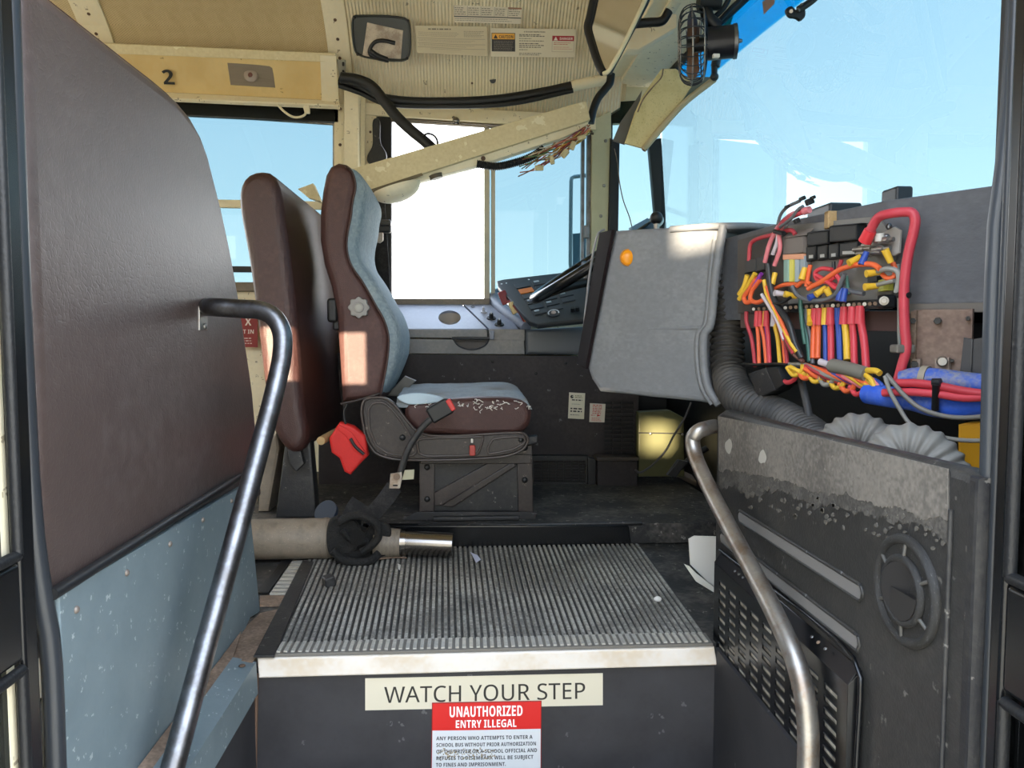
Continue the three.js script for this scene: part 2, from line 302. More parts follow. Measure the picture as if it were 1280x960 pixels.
// floors
struct('floor', [box(4.8, 0.08, FAR - 1.445, -1.6, -0.04, -(FAR + 1.445) / 2, 0), box(3.55, 0.08, 1.445 - DOORZ, -2.225, -0.04, -(1.445 + DOORZ) / 2, 0), box(0.3, 0.08, 1.445 - 0.7, 0.65, -0.04, -1.0725, 0)], M.floorRubber);
struct('floor_rear', box(3.3, 0.004, 2.2, -2.35, 0.002, -1.93, 0), plain('#a79f90', 0.6));
// step well
struct('stepwell_riser', slab(many(1.432, [300, 836], [915, 832], [915, 1010], [300, 1010]), 0.02, 0), M.riser);
struct('stepwell_step', [box(0.875, 0.03, 0.36, 0.04, -0.265, -1.25, 0.004), box(0.875, 0.25, 0.02, 0.04, -0.39, -1.08, 0), box(0.875, 0.03, 0.42, 0.04, -0.52, -0.87, 0.004)], M.floorRubber);
{
  struct('wall_stepwell_right', box(0.02, 0.6, 0.72, 0.487, -0.302, -1.07, 0), M.riser);
  struct('wall_stepwell_left', box(0.02, 0.55, 0.63, -0.405, -0.34, -1.115, 0), M.riser);
  for (const [x0, x1] of [[321, 318], [905, 903]]) { const s = mesh('seam_strip', tube(many(1.428, [x0, 842], [x1, 1000]), 0.0035), M.rustScrew, scene.getObjectByName('stepwell_riser')); }
}
// far side wall with its window openings, cut in one piece
const wallHole = (pp) => many(FAR, ...pp);
const holePass = wallHole([[150, 129], [419, 152], [419, 352], [150, 358]]), holeDrive = wallHole([[487, 147], [742, 158], [740, 382], [487, 382]]);
{
  const L = V(-4, -0.1, -FAR), outline = [V(-4, -0.1, -FAR), V(0.575, -0.1, -FAR), V(0.575, 1.52, -FAR), V(-4, 1.52, -FAR)];
  const more = [-3.9, -3.05, -2.2].map((x) => [V(x, 0.78, -FAR), V(x + 0.75, 0.78, -FAR), V(x + 0.75, 1.42, -FAR), V(x, 1.42, -FAR)]);
  struct('wall_left', slab(outline, 0.06, 0, [holePass, holeDrive, ...more]), M.cream);
}
// passenger window: frame, panes and rails
{
  const w = struct('window_1', slab(many(FAR + 0.03, [150, 129], [419, 152], [419, 352], [150, 358]), 0.004, 0), M.winGlass);
  struct('window_frame', [tube(many(FAR - 0.005, [418.5, 150], [418.5, 352]), 0.008), tube(many(FAR - 0.005, [180, 139], [418, 155]), 0.006)], M.steelDull, w);
  struct('window_rail', slab(many(FAR - 0.008, [150, 247], [420, 252], [420, 262], [150, 257]), 0.02, 0.002), M.cream, w);
  struct('window_rail', slab(many(FAR - 0.008, [150, 331], [420, 334], [420, 341], [150, 339]), 0.02, 0.002), M.gasket, w);
  struct('window_header', slab(many(FAR - 0.02, [150, 112], [424, 135], [424, 154], [150, 141]), 0.02, 0.004), M.blackShiny, w);
  struct('window_sill', slab(many(FAR - 0.03, [150, 352], [424, 353], [424, 364], [150, 364]), 0.04, 0.004), M.tubeTan, w);
}
// driver's sliding window: open on the left, tinted pane on the right
{
  const w = struct('window_2', slab(many(FAR + 0.02, [611, 168], [736, 168], [734, 378], [611, 378]), 0.004, 0), M.winGlass);
  struct('window_frame', [
    slab(many(FAR - 0.004, [605, 155], [612, 155], [612, 376], [605, 376]), 0.03, 0.002), slab(many(FAR + 0.01, [614, 190], [619, 190], [619, 376], [614, 376]), 0.02, 0.002),
  ], plain('#b8b09c', 0.45), w);
  struct('window_rail', [tube(many(FAR - 0.012, [486, 149], [742, 165]), 0.008), tube(many(FAR - 0.03, [489, 151], [742, 167]), 0.005)], M.chrome, w);
  struct('window_frame', [slab(many(FAR - 0.01, [727, 168], [731, 168], [730, 378], [726, 378]), 0.03, 0.002), slab(many(FAR - 0.004, [734, 168], [739, 168], [738, 378], [733, 378]), 0.03, 0.002)], M.steel, w);
  struct('window_latch', box(0.02, 0.05, 0.02, ...at(733, 290, FAR - 0.03).toArray(), 0.004), M.steel, w);
  struct('window_latch', [ball(at(570, 151, FAR - 0.03), 0.014), rod(at(566, 146, FAR - 0.03), at(576, 156, FAR - 0.03), 0.005)], M.chrome, w);
  struct('window_sill', slab(many(FAR - 0.04, [486, 373], [612, 373], [612, 381], [486, 381]), 0.05, 0.003), M.tubeTan, w);
  struct('window_seal', slab(many(FAR - 0.02, [470, 146], [489.5, 146], [489.5, 378], [470, 378]), 0.04, 0.004), M.gasket, w);
}
// strip of wall above the driver's window
struct('trim_1', slab(many(FAR - 0.03, [455, 128], [745, 144], [745, 162], [455, 143]), 0.03, 0.003), M.cream);
// posts between the windows
struct('trim_2', slab(many(FAR - 0.02, [417.5, 130], [431, 130], [431, 372], [417.5, 372]), 0.04, 0.003), M.cream);
{
  const p = struct('trim_3', slab(many(2.93, [430, 111], [448, 111], [448, 240], [430, 240]), 0.08, 0.004), M.cream);
  struct('post_flange', slab(many(2.99, [447, 118], [456, 118], [456, 240], [447, 240]), 0.02, 0.002), M.cream, p);
  const q = struct('trim_4', slab(many(FAR - 0.02, [455, 140], [470.5, 140], [470.5, 372], [455, 372]), 0.03, 0.002), M.cream);
  for (const [x, y] of [[425, 136], [425, 181], [425, 215]]) struct('screw', screw(at(x, y, FAR - 0.02), V(0, 0, 1), 0.006), M.rustScrew, scene.getObjectByName('trim_2'));
  for (const [x, y] of [[462, 200], [463, 165]]) struct('screw', screw(at(x, y, FAR - 0.02), V(0, 0, 1), 0.005), M.rustScrew, q);
}
// front corner pillar
{
  const p = struct('trim_5', slab(many(FAR - 0.02, [740, 150], [764, 138], [764, 470], [737, 470]), 0.05, 0.004), mat({ map: grime('#c3bf9c', '#b0ab88', { amount: 0.3, per: 5, grain: 0.04, metres: 0.5, s: 49 }), roughness: 0.45 }));
  for (const [x, y] of [[757, 176], [755, 232], [751, 270]]) struct('screw', screw(at(x, y, FAR - 0.02), V(0, 0, 1), 0.007), M.screwMetal, p);
  struct('pillar_gasket', slab(many(FAR - 0.03, [763, 172], [775, 178], [773, 300], [771, 450], [758, 450], [760, 300]), 0.04, 0.006), M.gasket, p);
}
// front corner window and windscreen
{
  const w = struct('window_3', slab([V(0.555, 0.5, -3.045), V(0.748, 0.5, -2.985), V(0.748, 1.5, -2.985), V(0.555, 1.5, -3.045)], 0.004, 0), M.shieldGlass);
  struct('window_divider', slab(many(2.955, [811, 175], [827, 172], [834, 300], [836, 450], [826, 450], [822, 300]), 0.04, 0.004), M.gasket, w);
  const pts = [V(0.745, 0, -2.97), V(0.79, 0, -2.3), V(0.85, 0, -1.7), V(0.9, 0, -1.1), V(0.91, 0, -0.72)];
  const wc = curveOf(pts), band = (y0, y1, m, name, par) => struct(name, [0, 0.005].map((o) => grid(40, 1, (u, v) => { const p = wc.getPoint(u); return V(p.x + o, y0 + (y1 - y0) * v, p.z); }, o > 0)), m, par);
  const s = band(0.62, 1.42, M.shieldGlass, 'window_4');
  band(1.42, 1.56, M.bandGlass, 'tint_band', s);
  struct('windscreen_seal', tube(pts.map((p) => V(p.x - 0.012, 1.545, p.z)), 0.014), M.gasket, s);
}
// front wall below the windscreen and above it
struct('wall_front_corner', slab([V(0.57, 1.42, -3.045), V(0.745, 1.42, -3.005), V(0.745, 1.85, -3.005), V(0.57, 1.85, -3.045)], 0.03, 0.002), mat({ map: grime('#c9c6a8', '#b4b092', { amount: 0.3, per: 5, grain: 0.04, metres: 0.5, s: 49 }), roughness: 0.45 }));
struct('wall_front', [slab([V(0.93, -0.9, -0.72), V(0.8, -0.9, -FAR), V(0.8, 0.76, -FAR), V(0.93, 0.76, -0.72)], 0.04, 0), slab([V(0.575, -0.1, -3.06), V(0.8, -0.1, -3.04), V(0.8, 0.62, -3.04), V(0.575, 0.62, -3.06)], 0.03, 0)], M.black);
{
  const y0 = 1.55, zz = [-3.06, -0.7];
  // sloping fascia over the windscreen, then the upright bulkhead up to the roof
  const h = struct('wall_front_header', slab([V(0.6, 1.56, zz[0]), V(0.6, 1.56, zz[1]), V(0.61, 1.99, zz[1]), V(0.61, 1.99, zz[0])], 0.03, 0.003), M.cream);
  struct('fascia', [0, 1, 2].map((i) => { const a = zz[0] + (zz[1] - zz[0]) * i / 3, b = zz[0] + (zz[1] - zz[0]) * (i + 1) / 3, xx = (z) => 0.745 + (z + 2.97) * 0.075; return slab([V(0.595, 1.56, a), V(0.595, 1.56, b), V(xx(b), 1.545, b), V(xx(a), 1.545, a)], 0.02, 0); }), M.cream, h);
  struct('header_rail', box(0.05, 0.05, 2.36, 0.575, 1.6, -1.88, 0.006), M.cream, h);
  struct('header_rail', box(0.04, 0.03, 2.36, 0.57, 1.75, -1.88, 0.006), M.yellowCream, h);
}
// roof: one arched shell
const ARCH = [[-FAR - 0.02, 1.44], [-2.99, 1.58], [-2.88, 1.71], [-2.7, 1.82], [-2.4, 1.92], [-1.92, 1.96], [-1.44, 1.92], [-1.14, 1.82], [-0.96, 1.71], [-0.86, 1.58], [-0.8, 1.44]];
function arch(x0, x1, t, inset = 0, from = 0, to = ARCH.length - 1) {
  const c = new THREE.CatmullRomCurve3(ARCH.map(([z, y]) => V(0, y, z))), n = 48, inner = [], outer = [];
  for (let i = 0; i <= n; i++) { const u = (from + (to - from) * i / n) / (ARCH.length - 1), p = c.getPoint(u), d = c.getTangent(u), nn = V(0, d.z, -d.y); if (nn.y < 0) nn.negate(); inner.push(p.clone().addScaledVector(nn, -inset)); outer.push(p.clone().addScaledVector(nn, t - inset)); }
  const s = new THREE.Shape([...inner, ...outer.reverse()].map((p) => new THREE.Vector2(-p.z, p.y)));
  let g = new THREE.ExtrudeGeometry(s, { depth: x1 - x0, bevelEnabled: false, steps: 1 }); g.rotateY(Math.PI / 2); g.translate(x0, 0, 0);
  return metreUV(toCreasedNormals(clean(g), 0.6));
}
{
  const c = struct('ceiling', [arch(-4.05, 0.62, 0.03), arch(0.62, 0.97, 0.03, 0, 2, 8)], M.perforated);
  struct('roof_bow', arch(-0.5, -0.42, 0.008, 0.0085), M.cream, c);
  for (const x of [-1.36, -2.2]) struct('roof_bow', arch(x, x + 0.1, 0.008, 0.0085), M.cream, c);
  const cc = new THREE.CatmullRomCurve3(ARCH.map(([z, y]) => V(0, y, z)));
  for (const u of [0.13, 0.17, 0.21, 0.25, 0.29]) for (const x of [-0.46, -1.31]) { const p = cc.getPoint(u), d = cc.getTangent(u), n = V(0, d.z, -d.y); if (n.y > 0) n.negate(); struct('screw', screw(V(x, p.y, p.z).addScaledVector(n, 0.008), n, 0.006), M.rustScrew, c); }
}
// ribbed lining above the driver's window
{
  const l = struct('trim_6', arch(-0.415, 0.6, 0.012, 0.016, 0.05, 3.6), M.ribbed);
  for (const [x, y] of [[536, 12], [558, 14], [552, 77], [676, 82], [590, 104]]) struct('screw', screw(at(x, y, 2.9 + y * 0.0008), V(0, -0.3, 1).normalize(), 0.004), M.rustScrew, l);
  struct('cable_hole', rod(at(616, 100, 2.985), at(616, 100, 3.0), 0.012), M.black, l);
}
// door side wall: behind the door it carries passenger windows, ahead of the door a corner panel
{
  const o = [V(-4, -0.9, -DOORZ), V(-0.47, -0.9, -DOORZ), V(-0.47, 1.5, -DOORZ), V(-4, 1.5, -DOORZ)];
  const wins = [[-1.27, -0.905, 0.722, 0.878], [-1.27, -0.905, 1.0, 1.4], [-2.15, -1.4, 0.78, 1.4], [-3.05, -2.3, 0.78, 1.4], [-3.9, -3.2, 0.78, 1.4]];
  const holes = wins.map(([a, b, c, d]) => [V(a, c, -DOORZ), V(b, c, -DOORZ), V(b, d, -DOORZ), V(a, d, -DOORZ)]);
  struct('wall_right', slab(o, 0.05, 0, holes), M.cream);
  struct('wall_right_front', box(0.36, 2.4, 0.05, 0.76, 0.3, -0.705, 0), M.black);
  struct('wall_right_header', box(1.0, 0.42, 0.06, 0.03, 1.72, -0.8, 0), M.cream);
}
struct('wall_rear', box(0.05, 2.1, 2.3, -4.0, 0.95, -1.92, 0), M.cream);

// ================================================================ THINGS: the entrance
// folding door leaves, opened outward, seen almost edge on
const doorGlass = mat({ color: new THREE.Color(0.15, 0.16, 0.17), transmission: 1, thickness: 0, roughness: 0.05, ior: 1.4 });
function doorLeaf(side, label) {
  const t = thing('door_leaf', label, 'door'), x = side * (side < 0 ? 0.459 : 0.505), z0 = side < 0 ? -0.842 : -0.706, z1 = -0.36, zs = (a) => z0 + a * (z1 - z0);
  const st = (a, b, y0, y1, r = 0.006) => box(0.032, y1 - y0, Math.abs(zs(b) - zs(a)), x + side * 0.016, (y0 + y1) / 2, (zs(a) + zs(b)) / 2, r);
  const wst = 0.06;
  mesh('frame', [st(0, wst, -0.75, 1.5), st(1 - wst, 1, -0.75, 1.5), st(wst, 1 - wst, 0.262, 0.366), st(wst, 1 - wst, 1.42, 1.5), st(wst, 1 - wst, -0.75, -0.62)], M.blackShiny, t);
  for (const [a, b] of [[0.366, 1.42], [-0.62, 0.262]]) {
    mesh('pane', box(0.005, b - a, zs(1 - wst) - zs(wst), x + side * 0.014, (a + b) / 2, (z0 + z1) / 2, 0), doorGlass, t);
    const e = [V(x, a + 0.008, zs(wst) + 0.006), V(x, b - 0.008, zs(wst) + 0.006), V(x, b - 0.008, zs(1 - wst) - 0.006), V(x, a + 0.008, zs(1 - wst) - 0.006)];
    mesh('pane_seal', [0, 1, 2, 3].map((i) => tube([e[i], e[(i + 1) % 4]], 0.006)), M.gasket, t);
  }
  const es = (y, k) => V(x + side * 0.008 + k * 0.5, y, z0 - 0.007 - k);
  mesh('edge_seal', side < 0 ? tube([es(-0.72, 0.016), es(0.1, 0.015), es(0.26, 0.014), es(0.33, 0.006), es(0.42, 0), es(1.48, 0)], 0.011, 60, 14) : tube([es(-0.72, 0), es(1.48, 0)], 0.005, 2, 12), plain('#2a2d31', 0.35), t);
  mesh('hinge', [-0.4, 0.3, 1.05].map((y) => rod(V(x + side * 0.035, y, z1 + 0.008), V(x + side * 0.035, y + 0.1, z1 + 0.008), 0.008)), M.steelDull, t);
}
doorLeaf(-1, 'black framed glass door leaf folded open beside the brown padded barrier');
doorLeaf(1, 'black framed glass door leaf folded open beside the dark engine cover panel');
// right door post with its rubber seal
{
  const t = thing('door_post', 'black door post with rubber seal between engine cover panel and open door leaf', 'post');
  mesh('post', box(0.04, 2.25, 0.03, 0.545, 0.37, -0.74, 0.006), M.black, t);
  mesh('seal', tube([V(0.517, -0.75, -0.727), V(0.517, 0.3, -0.727), V(0.515, 0.72, -0.729), V(0.518, 0.78, -0.724), V(0.52, 1.49, -0.722)], 0.009, 40), plain('#33373c', 0.35), t);
}
// padded barrier behind the step well
{
  const t = thing('entrance_barrier', 'tall brown vinyl barrier above a blue grey kick panel left of the entrance', 'barrier');
  const X = -0.462, pad = manyX(X, [180, 85], [205, 105], [225, 123], [241, 143], [253, 165], [262, 190], [270, 222], [279, 258], [290, 310], [300, 366], [308, 420], [314, 460], [318, 490], [324, 560], [329, 622], [310, 637]);
  const outline = [V(X, 0.981, -0.858), ...pad, V(X, 0.24, -0.858)];
  const g = slab(outline, 0.07, 0.022, [], 5);
  mesh('padding', g, M.vinyl, t);
  mesh('piping', tube([V(X - 0.018, 0.981, -0.863), ...pad.slice(0, 14).map((p) => p.clone().add(V(-0.018, 0, 0.002)))], 0.0035, 80, 8), M.vinylDark, t);
  const k = mesh('kick_panel', slab([...manyX(-0.45, [309, 605], [318, 690], [325, 765], [313, 772]), V(-0.45, 0.0, -1.56), V(-0.45, -0.005, -0.868), V(-0.45, 0.312, -0.868)], 0.012, 0.0015), M.bluePaint, t);
  for (const p of manyX(-0.45, [95, 762], [158, 716], [212, 680], [253, 650], [289, 626])) mesh('screw', screw(p, V(1, 0, 0), 0.0048, 0.004), plain('#7d746c', 0.5, { metalness: 0.4 }), k);
  mesh('edge_trim', tube([V(-0.453, 0.316, -0.858), V(-0.453, 0.316, -1.57)], 0.007), M.black, t);
}
// painted floor flange of the step well
{
  const t = thing('stepwell_flange', 'worn blue grey steel flange along the edge of the step well below the barrier', 'edge trim');
  const z0 = -1.415, z1 = -0.8, xs = [[-0.448, 0.012], [-0.43, 0.008], [-0.388, -0.002], [-0.386, -0.062]], g = [];
  for (let i = 0; i < 3; i++) { const [a, b] = xs[i], [c, d] = xs[i + 1]; g.push(slab([V(a, b, z0 - (i ? 0 : 0.12)), V(a, b, z1), V(c, d, z1), V(c, d, z0)], 0.003, 0)); }
  mesh('plate', [g[1], g[2]], M.bluePaint, t); mesh('rusty_lip', g[0], M.rust, t);
  for (const [x, z] of [[-0.405, -1.385], [-0.437, -1.36], [-0.437, -1.2], [-0.42, -1.0]]) mesh('screw', screw(V(x, 0.004, z), V(0, 1, 0), 0.006, 0.003), M.rustScrew, t);
}
// grab rails
{
  const t = thing('grab_rail', 'bent bare steel grab rail fixed to the brown padded barrier', 'handrail');
  const p = [onX(259, 384, -0.4575), ...many(1.34, [268, 384, 1.345], [300, 386, 1.335], [326, 388, 1.325], [342, 396, 1.318], [352, 414, 1.31], [353, 440, 1.3], [344, 486, 1.28], [322, 570, 1.235], [290, 688, 1.17], [258, 804, 1.105], [232, 900, 1.05], [212, 975, 1.01]), at(196, 1050, 0.97), at(180, 1110, 0.95)];
  mesh('pipe', sweep(curveOf(p), 120, 20, 0.0158), M.steel, t);
  mesh('mounting_plate', slab(manyX(-0.459, [250, 383], [260, 383], [260, 413], [250, 413]), 0.005, 0.002), M.steelDull, t);
  mesh('screw', screw(onX(256, 408, -0.458), V(1, 0, 0), 0.006), M.screwMetal, t);
}
{
  const t = thing('grab_rail', 'bent steel grab rail standing before the dark engine cover panel', 'handrail');
  const p = [at(893, 533, 1.535), ...many(1.5, [888, 534, 1.51], [881, 536, 1.475], [873, 539, 1.46], [866, 548, 1.47], [868, 566, 1.46], [880, 596, 1.41], [908, 652, 1.305], [940, 712, 1.19], [972, 774, 1.09], [993, 822, 1.034], [1005, 866, 1.005], [1010, 910, 0.994], [1010, 960, 0.985], [1006, 1060, 0.975])];
  mesh('pipe', sweep(curveOf(p), 120, 20, (u) => 0.0145), M.steelDull, t);
}
// floor mat between step well and driver's platform
{
  const t = thing('ribbed_floor_mat', 'grey ribbed rubber mat covering the floor above the entrance step', 'mat');
  const o = [V(-0.387, 0.006, -1.435), V(0.47, 0.006, -1.435), V(0.492, 0.006, -2.1), V(-0.43, 0.006, -2.15)];
  mesh('base', slab([V(-0.39, 0.006, -1.425), V(0.472, 0.006, -1.425), V(0.478, 0.006, -1.72), V(0.492, 0.006, -2.12), V(-0.43, 0.006, -2.139)], 0.008, 0.0015), M.matBase, t);
  const N = 66, variants = [0, 1, 2, 3].map(() => 0);
  const rib = (i) => {
    const f = i / (N - 1), x0 = -0.378 + f * 0.842, x1 = -0.42 + f * 0.9, z0 = -1.478, z1 = -2.132, w = 0.0042, h = 0.0035, y = 0.0058, P = [], I = [];
    for (const [x, z] of [[x0, z0], [x1, z1]]) P.push(x - w, y, z, x - w * 0.75, y + h, z, x + w * 0.75, y + h, z, x + w, y, z);
    for (const [a, b] of [[0, 1], [1, 2], [2, 3]]) I.push(a, b, a + 4, b, b + 4, a + 4);
    I.push(0, 2, 1, 0, 3, 2, 4, 5, 6, 4, 6, 7);
    const g = new THREE.BufferGeometry(); g.setAttribute('position', new THREE.Float32BufferAttribute(P, 3)); g.setIndex(I); const q = g.toNonIndexed(); q.computeVertexNormals(); return metreUV(q);
  };
  for (let i = 0; i < N; i++) mesh('rib', rib(i), M.ribTop, t);
}
// white nosing with its ridged metal top
{
  const t = thing('step_nosing', 'off white nosing strip with a ridged metal top along the step edge', 'step nosing');
  const front = [V(-0.388, 0.002, -1.42), V(0.473, 0.002, -1.42), V(0.48, -0.034, -1.42), V(-0.386, -0.036, -1.42)];
  mesh('strip', slab(front, 0.012, 0.004, [], 3), M.nosing, t);
  mesh('top_plate', slab([V(-0.386, 0.0085, -1.424), V(0.471, 0.0085, -1.424), V(0.473, 0.0085, -1.478), V(-0.389, 0.0085, -1.478)], 0.006, 0.001), plain('#6d6962', 0.6), t);
  for (let i = 0; i < 64; i++) { const x = -0.378 + i * 0.0133; mesh('ridge', box(0.0075, 0.004, 0.046, x, 0.0095, -1.452, 0.001), M.nosingTop, t); }
}
// strips on the floor at the left of the mat
{
  const t = thing('aisle_trim', 'black rubber edge strip with a ribbed grey tread lying left of the mat', 'floor trim');
  mesh('edge_strip', slab([...[[317, 819], [343, 819], [392, 702], [378, 700]].map(([x, y]) => onY(x, y, 0.0125))], 0.0055, 0.002), M.blackPlastic, t);
  mesh('tread', slab([[337, 742], [362, 742], [386, 700], [366, 700]].map(([x, y]) => onY(x, y, 0.006)), 0.004, 0.001), M.nosingTop, t);
  for (let i = 0; i < 9; i++) { const y = 703 + i * 4.6, f = (742 - y) / 42; mesh('ridge', tube([onY(337 + 29 * f, y, 0.007), onY(362 + 24 * f, y, 0.007)], 0.0018, 1, 6), M.hoseGray, t); }
  mesh('edge_strip', slab([[322, 740], [336, 740], [364, 700], [352, 700]].map(([x, y]) => onY(x, y, 0.006)), 0.005, 0.001), M.black, t);
  mesh('cross_strip', slab([[325, 756], [358, 756], [364, 744], [325, 744]].map(([x, y]) => onY(x, y, 0.006)), 0.005, 0.001), M.rust, t);
  mesh('rusty_edge', slab([[262, 826], [316, 826], [352, 760], [325, 766]].map(([x, y]) => onY(x, y, 0.004)), 0.004, 0.001), M.rust, t);
}
// driver's platform
{
  const zf = -2.138;
  const t = struct('floor_platform', box(1.9, 0.06, FAR - 2.15, -0.15, 0.0325, -(FAR + 2.15) / 2, 0.004), M.floorRubber);
  struct('edge_strip', slab(many(2.136, [430, 657], [786, 657], [790, 684], [430, 686]), 0.03, 0.004), M.blackShiny, t);
  struct('edge_lip', tube([V(-0.5, 0.063, -2.15), V(0.5, 0.063, -2.15)], 0.006), M.blackPlastic, t);
}

// ================================================================ THINGS: the driver's seat
{
  const t = thing('driver_chair', 'high backed driver seat with brown sides, blue grey fabric and torn cushion', 'driver seat');
  const D = 2.24, ZB = 2.7;
  const left = [[427, 503], [425, 469], [422, 424], [420, 392], [413, 358], [404, 330], [399, 300], [399, 265], [402, 238], [406, 218], [412, 207], [422, 202], [432, 204], [440, 210], [445, 219]];
  const seam = [[447, 232], [443, 254], [441, 272], [437, 292], [436, 310], [441, 330], [455, 351], [472, 381], [482, 399], [488, 420], [487, 446], [482, 476], [477, 499]];
  const prof = [...left, ...seam].map(([x, y]) => at(x, y, D));
  const back = mesh('backrest', slab(prof, ZB - D, 0.028, [], 6), M.vinylSeat, t);
  // fabric front of the backrest, a swelling surface over the front edge of the profile
  const F = new THREE.CatmullRomCurve3([[432, 206], [441, 212], ...seam].map(([x, y]) => at(x, y, D)));
  const front = (u, v, off) => { const p = F.getPoint(u), d = F.getTangent(u), n = V(-d.y, d.x, 0); if (n.x < 0) n.negate(); const e = Math.min(1, Math.min(v, 1 - v) / 0.12), b = Math.sqrt(1 - (1 - e) * (1 - e)); return V(p.x, p.y, -D - (ZB - D) * v).addScaledVector(n, off * b * Math.min(1, u * 6, (1 - u) * 7) - 0.006 + 0.004 * Math.sin(v * Math.PI)); };
  const pad = grid(70, 40, (u, v) => front(u, v, 0.03)); mesh('fabric_front', metreUV(pad), M.fabric, back);
  mesh('piping', tube(Array.from({ length: 40 }, (_, i) => front(0.02 + i / 40, 0.0, 0.0).add(V(0.001, 0, 0.001))), 0.0028, 120, 8), M.vinylDark, back);
  // recline knob: eight lobed wheel
  { const c = at(449, 384.5, D - 0.004), pts = []; for (let i = 0; i < 64; i++) { const a = i / 64 * 2 * Math.PI, r = 0.0285 + 0.0025 * Math.cos(8 * a); pts.push(V(c.x + r * Math.cos(a), c.y + r * Math.sin(a), c.z + 0.012)); }
    const k = mesh('recline_knob', [slab(pts, 0.02, 0.004), rod(V(c.x, c.y, c.z + 0.008), V(c.x, c.y, c.z + 0.016), 0.0165, 0.014)], plain('#8d8a86', 0.5), t);
    mesh('knob_cap', screw(V(c.x, c.y, c.z + 0.015), V(0, 0, 1), 0.011, 0.003), plain('#a29f98', 0.5), k); }
  mesh('recline_lever', [box(0.03, 0.07, 0.03, ...at(416, 388, D + 0.03).toArray(), 0.01), box(0.02, 0.05, 0.02, ...at(421, 402, D + 0.04).toArray(), 0.006)], M.black, t);
  mesh('trim_strip', tube([[426, 505], [452, 499], [475, 492]].map(([x, y]) => at(x, y, D - 0.002)), 0.004, 12, 8), M.brownPlastic, t);
  mesh('cover_corner', slab(many(2.5, [482, 495], [506, 470], [520, 476], [500, 496]), 0.03, 0.005), M.hoseGray, t);
  // cushion: brown sides, blue grey top
  const cz = (v) => -2.205 - 0.49 * v;
  const side = [[506, 512], [512, 505], [530, 501], [560, 499], [600, 497], [640, 498], [658, 503], [664, 512], [663, 528], [655, 539], [640, 544], [560, 544], [525, 541], [508, 526]].map(([x, y]) => at(x, y, 2.205));
  const cush = mesh('cushion', slab(smoothLoop(side, 60), 0.49, 0.02, [], 5), M.vinylSeat, t);
  const T0 = at(495, 512, 2.205), T1 = at(665, 506, 2.205);
  const top = grid(50, 40, (u, v) => {
    const x = T0.x + (T1.x + 0.002 - T0.x) * u, e = Math.min(1, Math.min(v, 1 - v) / 0.22), b = Math.sqrt(1 - (1 - e) * (1 - e)), eu = Math.min(1, (1 - u) / 0.22), bu = Math.sqrt(1 - (1 - eu) * (1 - eu));
    const lump = 0.007 * (fbm(u * 0.9, v * 0.9, 6, 3, 3) - 0.5);
    return V(x, 0.39 + 0.006 * u + 0.028 * Math.min(b, bu + 0.0) + 0.02 * v * b * bu + lump - (u > 0.97 ? 0.012 : 0), cz(v) + (v === 0 ? -0.012 : v === 1 ? 0.012 : 0));
  });
  mesh('cushion_cover', metreUV(top), M.fabricSeat, cush);
  // torn seam: white threads along the upper edge
  for (let i = 0; i < 44; i++) { const x = rnd(518, 664), y = rnd(499, 512) + (x > 650 ? 6 : 0), n = 5, pts = [at(x, y, 2.203)]; for (let k = 1; k < n; k++) pts.push(pts[k - 1].clone().add(V(rnd(-0.006, 0.008), rnd(-0.005, 0.004), rnd(-0.001, 0.003)))); mesh('torn_thread', tube(pts, 0.0011, 8, 5), M.white, cush); }
  mesh('torn_lining', slab(smoothLoop(many(2.2, [496, 502], [515, 497], [545, 500], [556, 505], [535, 510], [508, 510]), 30).map((p) => p.clone().add(V(0, 0.012, 0))), 0.02, 0.004), plain('#b9cbd6', 0.8), cush);
  // side shield under the cushion with recessed panels
  const shield = [[452, 512], [456, 500], [468, 497], [482, 498], [494, 507], [506, 522], [518, 536], [532, 543], [560, 545], [640, 541], [655, 542], [660, 549], [655, 560], [636, 569], [600, 573], [520, 575], [488, 573], [470, 566], [459, 550], [454, 530]].map(([x, y]) => at(x, y, 2.19));
  const sh = mesh('side_shield', slab(smoothLoop(shield, 80), 0.05, 0.006, [], 3), M.brownPlastic, t);
  const rimLoop = (pp, r = 0.0035) => sweep(new THREE.CatmullRomCurve3(many(2.189, ...pp), true, 'catmullrom', 0.25), 90, 8, r, false);
  mesh('raised_rim', [
    rimLoop([[461, 512], [466, 505], [478, 503], [490, 512], [505, 532], [519, 556], [520, 566], [512, 570], [486, 567], [470, 556], [462, 536]]),
    rimLoop([[522, 551], [535, 548], [600, 546], [604, 548], [598, 566], [590, 569], [535, 570], [524, 566]]),
    rimLoop([[610, 560], [617, 549], [640, 546], [654, 547], [656, 553], [640, 562], [612, 567]]),
    sweep(new THREE.CatmullRomCurve3(shield.map((p) => p.clone().add(V(0, 0, 0.002))), true), 120, 8, 0.0035, false),
  ], plain('#4a423e', 0.35), sh);
  for (const g of [screw(at(503, 547, 2.188), V(0, 0, 1), 0.009, 0.006), screw(at(651, 550, 2.188), V(0, 0, 1), 0.008, 0.005)]) mesh('shield_bolt', g, M.black, sh);
  const rb = mesh('release_button', box(0.017, 0.03, 0.012, ...at(590.5, 563, 2.183).toArray(), 0.003), plain('#b2453d', 0.5), t);
  mesh('button_tab', box(0.007, 0.012, 0.006, ...at(590, 551, 2.184).toArray(), 0.002), M.white, rb);
  // pedestal
  const P = 2.25, ped = mesh('pedestal', [slab(many(P, [524, 566], [664, 562], [664, 640], [524, 640]), 0.4, 0.006), slab(many(P - 0.03, [502, 650], [672, 650], [664, 640], [520, 640]), 0.004, 0.001), box(0.25, 0.012, 0.5, at(595, 646, P).x, 0.07, -P - 0.2, 0.003)], M.blackPlastic, t);
